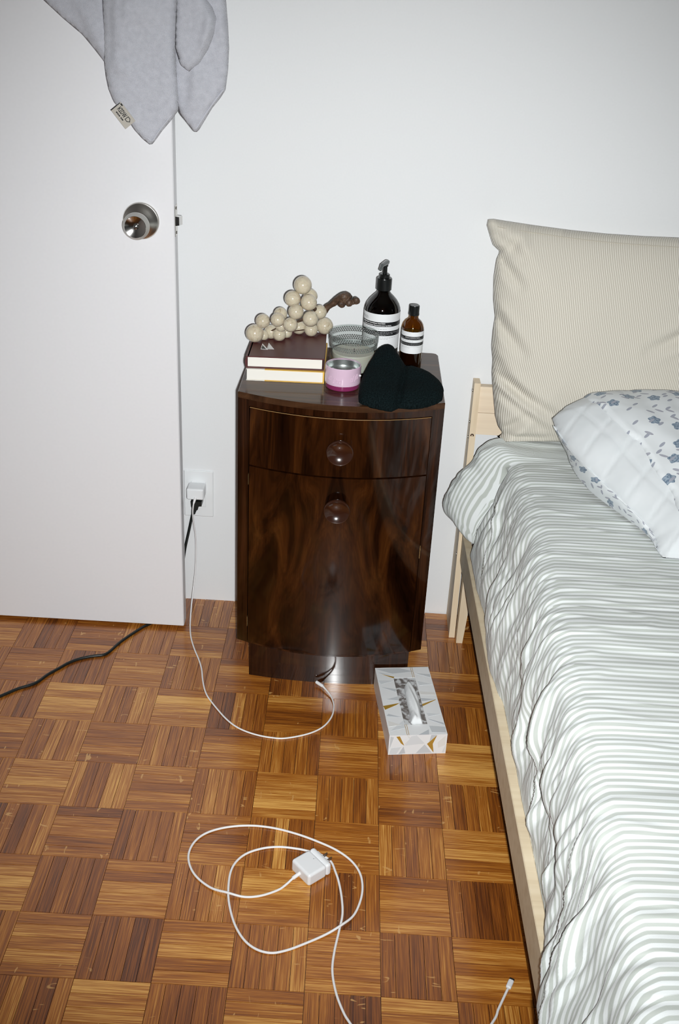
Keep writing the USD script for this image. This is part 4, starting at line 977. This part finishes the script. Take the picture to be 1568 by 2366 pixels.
fr_ = np.random.default_rng(21)
FOLDS = [(y0 + fr_.uniform(-0.02, 0.02), fr_.uniform(0.02, 0.22), fr_.uniform(0.006, 0.018), fr_.uniform(0.003, 0.009)) for y0 in np.linspace(0.44, -1.1, 44)]
V = np.zeros((ny, nt + nsd, 3))
C = np.zeros((ny, nt + nsd, 3))
for i, y in enumerate(ys):
    xr = np.interp(-y, [-a for a in RY], RX)
    xh = np.interp(-y, [-a for a in HY], HX)
    zh = np.interp(-y, [-a for a in HY], HZ)
    fl_ = sstep(0.425, 0.480, y) * (1 - sstep(0.505, 0.545, y) * 0.75)
    dip = math.exp(-((y - 0.428) / 0.016) ** 2)
    key = np.array([(xr + 0.10, 0.512), (xr + 0.045, 0.511), (xr + 0.012, 0.506), (xr - 0.004, 0.494), (xr - 0.016, 0.465), (xr - 0.026, 0.42), (xh + 0.012, 0.365), (xh + 0.003, 0.315), (xh, zh)])
    flare = np.array([(xr + 0.08, 0.514), (xr + 0.03, 0.519), (0.222, 0.526), (0.190, 0.506), (0.165, 0.468), (0.142, 0.430), (0.128, 0.388), (0.130, 0.352), (0.158, 0.322)])
    inw = key.copy()
    inw[4:, 0] += 0.022
    key = key * (1 - dip) + inw * dip
    key = key * (1 - fl_) + flare * fl_
    cs2 = spline(key, 0.002)
    L = np.r_[0, np.cumsum(np.linalg.norm(np.diff(cs2, axis=0), axis=1))]
    s = np.linspace(0, L[-1], nsd)
    side = np.stack([np.interp(s, L, cs2[:, 0]), np.interp(s, L, cs2[:, 1])], 1)
    xt = np.linspace(1.58, xr + 0.10, nt, endpoint=False)
    V[i, :nt] = np.stack([xt, np.full(nt, y), np.full(nt, key[0, 1])], 1)
    V[i, nt:] = np.stack([side[:, 0], np.full(nsd, y), side[:, 1]], 1)
    C[i, :nt, 0] = xt
    C[i, nt:, 0] = xr + 0.10 - s
    C[i, :, 1] = y
# outward direction of the profile in the xz plane
dV = np.gradient(V, axis=1)
Nn = np.stack([dV[..., 2], np.zeros_like(dV[..., 0]), -dV[..., 0]], -1)
Nn /= np.linalg.norm(Nn, axis=-1, keepdims=True) + 1e-9
dep = np.zeros((ny, nt + nsd))
dep[:, nt:] = sstep(0.10, 0.62, np.linspace(0, 1, nsd))[None, :]
sd = np.zeros((ny, nt + nsd))
sd[:, nt:] = np.clip((np.linspace(0, 1, nsd) - 0.22) / 0.78, 0, 1)[None]
Y = V[..., 1]
d = np.zeros_like(Y)
sh_ = np.zeros_like(Y)
for y0, sl, w, a in FOLDS:
    u = (Y - (y0 - sl * sd)) / w
    prof = np.where(u > 0, np.exp(-(u * 1.9) ** 2), np.exp(-(u * 0.75) ** 2))
    d += a * prof * dep
    sh_ += a * 0.9 * np.tanh(u) * np.exp(-(u * 0.5) ** 2) * dep
q = np.stack([V[..., 0] * 5 + V[..., 2] * 6, Y * 30, np.zeros_like(Y)], -1).reshape(-1, 3)
nz1 = fb(q, 1.0, 3).reshape(ny, -1)
q2 = np.stack([V[..., 0] * 7 + V[..., 2] * 9, Y * 60, np.ones_like(Y)], -1).reshape(-1, 3)
nz2 = fb(q2, 1.0, 2).reshape(ny, -1)
q3 = np.stack([V[..., 0] * 3.0, Y * 9, np.full_like(Y, 2.0)], -1).reshape(-1, 3)
nz3 = fb(q3, 1.0, 2).reshape(ny, -1)
d += (nz1) * (0.0035 + 0.007 * dep) + nz2 * (0.0012 + 0.005 * dep) + nz3 * 0.004 * (1 - dep)
rid = fb(np.stack([V[..., 2] * 5.5, Y * 22 + sd * 3.2, np.full_like(Y, 4.0)], -1).reshape(-1, 3), 1.0, 2).reshape(ny, -1)
rid2 = fb(np.stack([V[..., 0] * 4.0, Y * 24 + V[..., 0] * 2, np.full_like(Y, 7.0)], -1).reshape(-1, 3), 1.0, 2).reshape(ny, -1)
cr1, cr2 = np.exp(-(rid / 0.13) ** 2) * dep, np.exp(-(rid2 / 0.10) ** 2) * (1 - dep)
d += 0.0026 * cr1 + 0.0016 * cr2
flap = sstep(0.445, 0.47, Y) * (V[..., 0] < 0.30)
wr_ = fb(np.stack([V[..., 0] * 20 + V[..., 2] * 16, Y * 26, np.full_like(Y, 9.0)], -1).reshape(-1, 3), 1.0, 3).reshape(ny, -1)
d = d * (1 - 0.75 * sstep(0.72, 1.0, sd)) + 0.009 * wr_ * flap * sstep(0.05, 0.3, sd)
rail_room = sstep(0.0, 0.035, V[..., 2] - 0.272)
V = V + Nn * d[..., None] * (0.25 + 0.75 * rail_room)[..., None]
C[..., 1] = Y + 1.15 * np.clip(Y - 0.44, 0, 1) + 0.012 * wr_ * flap + sh_ + nz3 * 0.010 * (1 - sstep(0.42, 0.45, Y)) + nz1 * 0.003 + nz2 * 0.0015 + 0.004 * cr1 + 0.0030 * cr2 * rid2 / 0.10 + 0.17 * sd ** 1.15 * (1 - sstep(0.424, 0.440, Y))
idx = np.arange(ny * (nt + nsd)).reshape(ny, -1)
F4 = np.stack([idx[:-1, :-1], idx[:-1, 1:], idx[1:, 1:], idx[1:, :-1]], -1).reshape(-1, 4)
# head end: the sheet turns down behind the mattress
he = V[0].copy()
hd = he.copy()
hd[:, 2] = np.maximum(0.28, hd[:, 2] - 0.16)
hd[:, 1] -= 0.004
vv = np.vstack([V.reshape(-1, 3), hd])
cc = np.vstack([C.reshape(-1, 3), C[0] + [0, 0.16, 0]])
k0 = ny * (nt + nsd)
j = np.arange(nt + nsd - 1)
F5 = np.stack([k0 + j, k0 + j + 1, idx[0, 1:], idx[0, :-1]], -1)
sm_ = tm(vv, np.vstack([F4, F5])[:, ::-1])
sn = sm_.vertex_normals
rimv = np.r_[k0 + np.arange(nt + nsd), idx[0, -1], idx[1:, -1], idx[-1, -2::-1], idx[-2:0:-1, 0], idx[0, 0]]
nv = len(vv)
rq = np.stack([rimv, np.roll(rimv, -1), np.roll(rimv, -1) + nv, rimv + nv], -1)
sm_ = tm(np.vstack([vv, vv - sn * 0.0012]), np.vstack([sm_.faces, sm_.faces[:, ::-1] + nv, rq[:, [0, 1, 2]], rq[:, [0, 2, 3]]]))
cc = np.vstack([cc, cc])
add("striped_sheet", sm_, "sheet_stripe", smooth=True, pv={"cloth": cc}, label="rumpled sage green and white striped sheet covering the bed", cat="sheet")

# ---------------------------------------------------------------- large striped pillow leaning on the headboard
BP = __import__("json").loads('''{"poly":[[-0.0588,0.4674],[-0.0475,0.4689],[-0.0251,0.4666],[0.0331,0.4611],[0.1137,0.4551],[0.185,0.452],[0.265,0.4511],[0.3339,0.4522],[0.4508,0.4525],[0.5393,0.4521],[0.5932,0.448],[0.6109,0.3877],[0.6183,0.2803],[0.6609,0.1521],[0.6869,0.0571],[0.618,0.0491],[0.4027,0.0285],[0.1519,0.0048],[0.0579,-0.0057],[0.0249,-0.0087],[0.0064,-0.0048],[0.0108,0.0074],[0.0174,0.0177],[0.0064,0.0318],[-0.0027,0.0558],[-0.0132,0.1132],[-0.0189,0.1511],[-0.0197,0.1775],[-0.0255,0.2071],[-0.026,0.2395],[-0.0244,0.269],[-0.032,0.3077],[-0.0356,0.3523],[-0.0339,0.3879],[-0.0284,0.4048],[-0.044,0.4171],[-0.052,0.435],[-0.0604,0.4561]],"o":[0.22,0.53,0.515],"ex":[1,0,0],"ey":[0.0,0.11871963027036321,0.9929278168066742],"wr":[[-0.0331,0.4003,0.0157,0.3417,0.01,0.01],[-0.0254,0.2725,0.0356,0.2029,0.01,0.011],[-0.0215,0.1811,0.0562,0.1009,0.007,0.01],[-0.0136,0.1489,0.1298,0.0669,0.008,0.01],[-0.0057,0.1163,0.1153,0.0321,0.005,0.008],[0.013,0.0261,0.0599,0.0676,0.008,0.01],[0.3566,0.2622,0.2917,0.2266,0.006,0.012],[-0.0541,0.4593,0.01,0.394,0.006,0.012],[0.0187,0.0167,0.126,0.0211,0.006,0.006],[-0.0025,0.4279,-0.0129,0.4014,0.004,0.01]],"hem":[[-0.0401,0.4562],[-0.0134,0.4525],[0.0487,0.4473],[0.1109,0.442],[0.1818,0.4381],[0.2612,0.4364],[0.3298,0.4358],[0.4457,0.436]],"hemh":[0.024,0.025,0.0247,0.0252,0.0259,0.0265,0.0278,0.0279]}''')
o, ex, ey = np.array(BP["o"]), np.array(BP["ex"]), np.array(BP["ey"])


def pil_wr(V, d):
    w = 0.0
    for (x0, y0, x1, y1, a, s) in BP["wr"]:
        p0, p1 = np.array([x0, y0]), np.array([x1, y1])
        t = np.clip(((V - p0) @ (p1 - p0)) / ((p1 - p0) @ (p1 - p0)), 0, 1)
        dist = np.linalg.norm(V - (p0 + t[:, None] * (p1 - p0)), axis=1)
        w = w - 1.7 * a * np.exp(-(dist / s) ** 2) * (1 - 0.7 * t) + 0.7 * a * np.exp(-((dist - 1.9 * s) / s) ** 2) * (1 - 0.8 * t)
    return w + 0.0025 * fb(np.c_[V * [9, 5], V[:, :1] * 0], 1.0, 2)


pm, puv = inflate(BP["poly"], o, ex, ey, 0.062, 0.055, 0.16, 0.16, 0.006, disp=pil_wr)
zz = pm.vertices[:, 2]
pm.vertices[:, 1] = np.minimum(pm.vertices[:, 1], np.where(zz < 0.62, 0.516 + zz * 0.07 / 0.624 + 0.003, np.minimum(YW - 0.002, 0.5885 + (zz - 0.62) * 0.6)))
pm.vertices[:, 2] = np.maximum(zz, 0.5240)
big = thing("striped_pillow", tuple(o), label="large upright pillow in fine beige and cream vertical stripes, leaning on the wall", cat="pillow")
lf_ = np.exp(-np.clip(puv[:, 0] - puv[:, 0].min(), 0, 1) / 0.045)
wv = lf_ * (0.020 * np.sin(puv[:, 1] * 11 + 0.6) + 0.010 * np.sin(puv[:, 1] * 23)) + 0.0016 * np.sin(puv[:, 1] * 24) + 0.002 * fb(np.c_[puv * 7, puv[:, :1] * 0], 1.0, 2)
add("pillowcase", pm, "ticking_stripe", big, smooth=True, pv={"cloth": np.c_[puv[:, 0] + wv, puv[:, 1], puv[:, :1] * 0]})
seam = [np.array(o) + a * ex + b * ey for a, b in BP["hem"]]
eyn = np.cross(ex, ey)
add("piping", tube(spline([s_ + eyn * h_ for s_, h_ in zip(seam, BP["hemh"])], 0.006), 0.0008, 6), "seam_thread", big, smooth=True)

# ---------------------------------------------------------------- floral pillow with its white quilted protector showing at the open end
FP = __import__("json").loads('''{"poly":[[-0.1569,0.3802],[-0.1313,0.4136],[-0.1017,0.4379],[-0.0801,0.453],[-0.0356,0.4615],[0.0287,0.4674],[0.1186,0.4727],[0.2839,0.473],[0.3967,0.4541],[0.4449,0.3741],[0.444,0.2307],[0.3905,0.0849],[0.3112,0.0024],[0.205,-0.0216],[0.0295,-0.0124],[-0.0014,-0.0096],[-0.0049,0.0201],[-0.004,0.0442],[-0.0093,0.0693],[-0.0407,0.124],[-0.0734,0.1809],[-0.1117,0.2399],[-0.1358,0.2896],[-0.1509,0.3352]],"o":[0.471,0.033,0.517],"ex":[1,0,0],"ey":[0.0,0.9578262852211513,0.2873478855663454],"front":0.072,"back":0.004,"rim":0.15,"pw":0.7,"case":[[-0.0801,0.453],[-0.0356,0.4615],[0.0287,0.4674],[0.1186,0.4727],[0.2839,0.473],[0.3967,0.4541],[0.4449,0.3741],[0.444,0.2307],[0.3905,0.0849],[0.3112,0.0024],[0.205,-0.0216],[0.0392,-0.0129],[0.0383,-0.008],[0.0314,0.0228],[0.0334,0.0685],[0.0304,0.0826],[0.0308,0.1027],[0.0277,0.1243],[0.0189,0.1428],[0.0101,0.1596],[0.0022,0.1881],[-0.0085,0.2264],[-0.0161,0.2457],[-0.0354,0.2655],[-0.0547,0.3029],[-0.0737,0.3478],[-0.0908,0.3996],[-0.0891,0.4467]],"liptop":[[0.3166,0.3676,0.6215],[0.3277,0.3257,0.609],[0.3486,0.2847,0.5967],[0.3775,0.2335,0.5813],[0.4133,0.178,0.5647],[0.4457,0.1268,0.5493],[0.4643,0.0914,0.5387],[0.4675,0.0558,0.528]],"lipbot":[[0.3166,0.3676,0.6175],[0.3499,0.3947,0.559],[0.3576,0.3207,0.5467],[0.3812,0.2679,0.5313],[0.4119,0.2202,0.523],[0.4392,0.1622,0.523],[0.4633,0.0952,0.523],[0.4669,0.0424,0.523]]}''')
fo, fx, fy = np.array(FP["o"]), np.array(FP["ex"]), np.array(FP["ey"])


def quilt(V, d):
    a = (V[:, 0] + V[:, 1] * 0.55) / 0.085
    b = (V[:, 0] - V[:, 1] * 0.9) / 0.085
    g = np.exp(-((a - np.round(a)) / 0.05) ** 2) + np.exp(-((b - np.round(b)) / 0.05) ** 2)
    return -0.0028 * np.clip(g, 0, 1) + 0.006 * fb(np.c_[V * 14, V[:, :1] * 0], 1.0, 2)


fm, fuv = inflate(FP["poly"], fo, fx, fy, FP["front"], FP["back"], FP["rim"], 0.10, 0.0055, disp=quilt, pw=FP["pw"])
fm.vertices[:, 2] = np.maximum(fm.vertices[:, 2], 0.5225)
flp = thing("floral_pillow", tuple(fo), label="white pillow with a blue-grey floral case, its quilted white end showing", cat="pillow")
add("quilted_protector", fm, "white_cotton", flp, smooth=True, pv={"cloth": np.c_[fuv, fuv[:, :1] * 0]}, label="white quilted pillow protector")
cmesh, cuv = inflate(FP["case"], fo, fx, fy, FP["front"] + 0.006, FP["back"], FP["rim"], 0.10, 0.0055,
                     disp=lambda V, d: 0.006 * fb(np.c_[V * 9, V[:, :1] * 0], 1.0, 2) + 0.003 * fb(np.c_[V * [30, 12], V[:, :1] * 0 + 3], 1.0, 2))
Pfull = Polygon(FP["poly"])
dd = shapely.distance(Pfull.exterior, shapely.points(cuv))
nn = len(cuv)
# the case follows the same swelling as the pillow, a few millimetres outside it
ez_ = np.cross(fx, fy)
hgt = (cmesh.vertices - fo) @ ez_
want = np.clip(1 - (1 - np.clip(dd / FP["rim"], 0, 1)) ** 2, 0, 1) ** FP["pw"] * FP["front"]
edge = shapely.distance(Polygon(FP["case"]).exterior, shapely.points(cuv))
fr2 = hgt >= -1e-6
lift = want + 0.006 * fb(np.c_[cuv * 14, cuv[:, :1] * 0], 1.0, 2) * sstep(0, 0.01, dd) + 0.0065 * sstep(0, 0.006, edge) - 0.0012 + 0.004 * fb(np.c_[cuv * 9, cuv[:, :1] * 0], 1.0, 2) * sstep(0, 0.02, edge) + 0.004 * fb(np.c_[cuv * [26, 10], cuv[:, :1] * 0 + 3], 1.0, 2) * sstep(0, 0.02, edge)
cmesh.vertices = np.where(fr2[:, None], fo + cuv[:, :1] * fx + cuv[:, 1:] * fy + lift[:, None] * ez_, cmesh.vertices)
cmesh.vertices[:, 2] = np.maximum(cmesh.vertices[:, 2], 0.5215)
add("pillowcase", cmesh, "floral_print", flp, smooth=True, pv={"cloth": np.c_[cuv, cuv[:, :1] * 0]}, label="pillowcase with blue-grey flower print")
LA, LB = spline(FP["liptop"], 0.008), spline(FP["lipbot"], 0.008)
kk = 60
ra = lambda L: np.stack([np.interp(np.linspace(0, 1, kk), np.linspace(0, 1, len(L)), L[:, c]) for c in range(3)], 1)
LA, LB = ra(LA), ra(LB)
tt = np.linspace(0, 1, 9)[:, None, None]
LS = LA[None] * (1 - tt) + LB[None] * tt
bul = np.sin(tt[..., 0] * PI) * 0.006 + 0.003 * fb(np.stack([np.broadcast_to(np.arange(kk) * 0.45, (9, kk)), np.broadcast_to(tt[..., 0] * 2, (9, kk)), np.zeros((9, kk))], -1).reshape(-1, 3), 1.0, 2).reshape(9, kk)
out_ = np.array([-0.75, -0.25, 0.6])
LS1 = LS + bul[..., None] * out_
LS0 = LS1 - out_ * 0.003
LS0[..., 2] = np.maximum(LS0[..., 2], 0.5195)
ii = np.arange(9 * kk).reshape(9, kk)
q1 = np.stack([ii[:-1, :-1], ii[:-1, 1:], ii[1:, 1:], ii[1:, :-1]], -1).reshape(-1, 4)
rim_ = np.r_[ii[0, :-1], ii[:-1, -1], ii[-1, :0:-1], ii[:0:-1, 0]]
q3_ = np.stack([rim_, np.roll(rim_, -1), np.roll(rim_, -1) + 9 * kk, rim_ + 9 * kk], -1)
lipm = tm(np.vstack([LS1.reshape(-1, 3), LS0.reshape(-1, 3)]), np.vstack([q1[:, ::-1], q1 + 9 * kk, q3_]))
luv = np.stack([np.broadcast_to(np.arange(kk) * 0.0085, (9, kk)), np.broadcast_to(tt[..., 0] * 0.055, (9, kk)), np.zeros((9, kk))], -1).reshape(-1, 3)
add("case_hem", lipm, "floral_print", flp, smooth=True, pv={"cloth": np.vstack([luv, luv]) + 0.31}, label="loose floral hem below the open end")

# ---------------------------------------------------------------- towel hanging over the door
TWD = __import__("json").loads('''{"parts":[{"o":[0,0.472,0],"front":0.006,"poly":[[-0.86,2.039],[-0.83,1.62],[-0.7341,1.3827],[-0.6905,1.3465],[-0.6573,1.3184],[-0.6235,1.2928],[-0.605,1.2719],[-0.5863,1.2494],[-0.5705,1.2145],[-0.5148,1.2397],[-0.5094,1.3831],[-0.52,2.039]],"folds":[[-0.6277168072412752,1.3495315720770737,-0.5742183241127211,1.2514846392833918,0.004,0.02]]},{"o":[0,0.462,0],"front":0.01,"poly":[[-0.7,2.039],[-0.5877,1.3932],[-0.5815,1.352],[-0.5827,1.3025],[-0.5839,1.2518],[-0.5821,1.226],[-0.5784,1.2039],[-0.5699,1.1817],[-0.5522,1.1621],[-0.5331,1.1338],[-0.5174,1.1175],[-0.5054,1.1088],[-0.4996,1.1099],[-0.4945,1.1156],[-0.48,1.135],[-0.4606,1.1568],[-0.4489,1.1727],[-0.4496,1.2141],[-0.453,1.2728],[-0.4501,1.3303],[-0.4479,1.3585],[-0.4438,1.4001],[-0.44,2.039]],"folds":[[-0.5513883038101496,1.3812283090837283,-0.5556307987334557,1.2604701997863403,0.006,0.022],[-0.5552809379993009,1.2677740027392013,-0.5672709916779575,1.2341860709561852,0.004,0.02],[-0.5308292337621335,1.375311443768066,-0.5351350272652846,1.3119564646378714,0.004,0.02],[-0.5667131259250083,1.2452688584365135,-0.5477421038779617,1.1714375747340542,0.002,0.03],[-0.5150890473929962,1.382961899103447,-0.5060845657428654,1.3133759478690492,0.003,0.03]]},{"o":[0,0.478,0],"front":0.008,"poly":[[-0.52,2.039],[-0.4577,1.3855],[-0.4582,1.3006],[-0.4588,1.2121],[-0.4501,1.1646],[-0.4373,1.1506],[-0.4229,1.1335],[-0.4188,1.1329],[-0.4129,1.1379],[-0.388,1.1778],[-0.3733,1.1953],[-0.3627,1.2109],[-0.3578,1.247],[-0.3562,1.2838],[-0.3578,1.3199],[-0.3616,1.3622],[-0.3647,1.4037],[-0.4,2.039]],"folds":[[-0.41543270996745774,1.2515624722705982,-0.42232483187728675,1.1683568948005865,0.005,0.025],[-0.36323657681095534,1.3480366509058008,-0.37520932544012875,1.2974205622126636,0.003,0.02]]},{"o":[0,0.468,0],"front":0.01,"poly":[[-0.5,2.039],[-0.4512,1.3928],[-0.4519,1.33],[-0.4539,1.2797],[-0.445,1.2509],[-0.4293,1.2399],[-0.4083,1.2556],[-0.3921,1.2813],[-0.3809,1.3085],[-0.3776,1.3322],[-0.3853,1.3508],[-0.3976,1.3642],[-0.4119,1.3947],[-0.43,2.039]],"folds":[[-0.3852996387911336,1.3473095317931114,-0.40169383641752077,1.2749754432822753,0.004,0.018]]}],"hems":[[[-0.5605,0.4555,1.1806],[-0.5421,0.4555,1.1572],[-0.5252,0.4555,1.1359],[-0.4998,0.4555,1.1162]],[[-0.4981,0.4555,1.1163],[-0.4811,0.4555,1.1404],[-0.4609,0.4555,1.1645]],[[-0.4176,0.471,1.1409],[-0.3919,0.471,1.1784],[-0.3666,0.471,1.2114]]],"tag":{"o":[-0.5726422921653848,0.4484999999999999,1.168674221731999],"ex":[0.026174890019228902,0.0,-0.03254207978716428],"ey":[0.018980479656373173,0.0,0.016211321026546877],"w":0.041762564868466766,"h":0.024961280764651414}}''')
tw_parts, tw_uv = [], []
for part in TWD["parts"]:
    fl2 = part["folds"]

    def dsp(V, d, fl2=fl2):
        w = 0.004 * fb(np.c_[V * [16, 7], V[:, :1] * 0], 1.0, 2)
        for x0, y0, x1, y1, a, s in fl2:
            p0, p1 = np.array([x0, y0]), np.array([x1, y1])
            t = np.clip(((V - p0) @ (p1 - p0)) / ((p1 - p0) @ (p1 - p0)), 0, 1)
            r_ = p0 + t[:, None] * (p1 - p0)
            nrm = np.array([-(p1 - p0)[1], (p1 - p0)[0]]) / np.linalg.norm(p1 - p0)
            u = ((V - r_) @ nrm) / s
            dist = np.linalg.norm(V - r_, axis=1) / s
            w = w + 1.9 * a * np.where(u > 0, np.exp(-(dist * 0.6) ** 2), np.exp(-(dist * 2.2) ** 2)) * np.sin(np.clip(t, 0.02, 0.98) * PI) ** 0.4
        return w

    mm, uu = inflate(part["poly"], part["o"], (1, 0, 0), (0, 0, 1), part["front"], 0.004, 0.014, 0.01, 0.006, disp=dsp)
    tw_parts.append(mm)
    tw_uv.append(uu)
for m_ in (box((-0.80, 0.4540, 2.0315), (-0.47, 0.5330, 2.0390), 0.002), box((-0.80, 0.5255, 1.72), (-0.47, 0.5330, 2.0390), 0.002)):
    tw_parts.append(m_)
    tw_uv.append(m_.vertices[:, [0, 2]])
tmesh = join(*tw_parts)
towel = thing("white_towel", (-0.5, 0.47, 2.03), label="white terry towel hung over the top corner of the open door", cat="towel")
tuvs = np.vstack(tw_uv)
add("towel_cloth", tmesh, "towel_terry", towel, smooth=True, pv={"cloth": np.c_[tuvs, tuvs[:, :1] * 0]})
HB = [np.array(q) for q in TWD["hems"]]
for q in HB:
    add("stitched_hem", tube(spline(q, 0.004), 0.0013, 8), "towel_terry", towel, smooth=True, pv=None)
g = TWD["tag"]
to_, tx_, ty_ = np.array(g["o"]), np.array(g["ex"]), np.array(g["ey"])
tgp = add("care_tag", onto(box((0, 0, 0), (g["w"], g["h"], 0.0012), 0.0003), to_, tx_, ty_), "sewn_label", towel, smooth=False, label="grey woven brand tag")
W_, H_ = g["w"], g["h"]
let = meshkit.text_mesh("KIDW", H_ * 0.34, 0.0004, True)
let = trimesh.Trimesh(let.vertices, let.faces, process=False)
sx_ = W_ * 0.48 / (let.vertices[:, 0].max())
let.vertices[:, 0] *= sx_
let.apply_translation((W_ * 0.13, H_ * 0.44, 0.0012))
hs = lambda k, z: extrude(np.array([(0.66, 0.42), (0.80, 0.42), (0.90, 0.60), (0.80, 0.78), (0.66, 0.78)]) * [W_, H_] * 1.0 if k == 0 else (np.array([(0.66, 0.42), (0.80, 0.42), (0.90, 0.60), (0.80, 0.78), (0.66, 0.78)]) - [0.76, 0.60]) * 0.72 * [W_, H_] + np.array([0.76, 0.60]) * [W_, H_], 0.0012, 0.0012 + z)
add("tag_print", onto(join(let, hs(0, 0.0003), box((0.0, 0, 0.0012), (W_ * 0.035, H_ * 0.9, 0.0016)), box((W_ * 0.06, H_ * 0.86, 0.0012), (W_ * 0.18, H_ * 0.97, 0.0015)), *[box((W_ * a, H_ * 0.22, 0.0012), (W_ * b, H_ * 0.31, 0.0014)) for a, b in ((0.20, 0.28), (0.29, 0.36), (0.37, 0.45), (0.50, 0.56), (0.57, 0.66))]), to_, tx_, ty_), "ink_black", tgp, smooth=False)
add("tag_blank", onto(join(hs(1, 0.0005)), to_, tx_, ty_), "sewn_label", tgp, smooth=False)
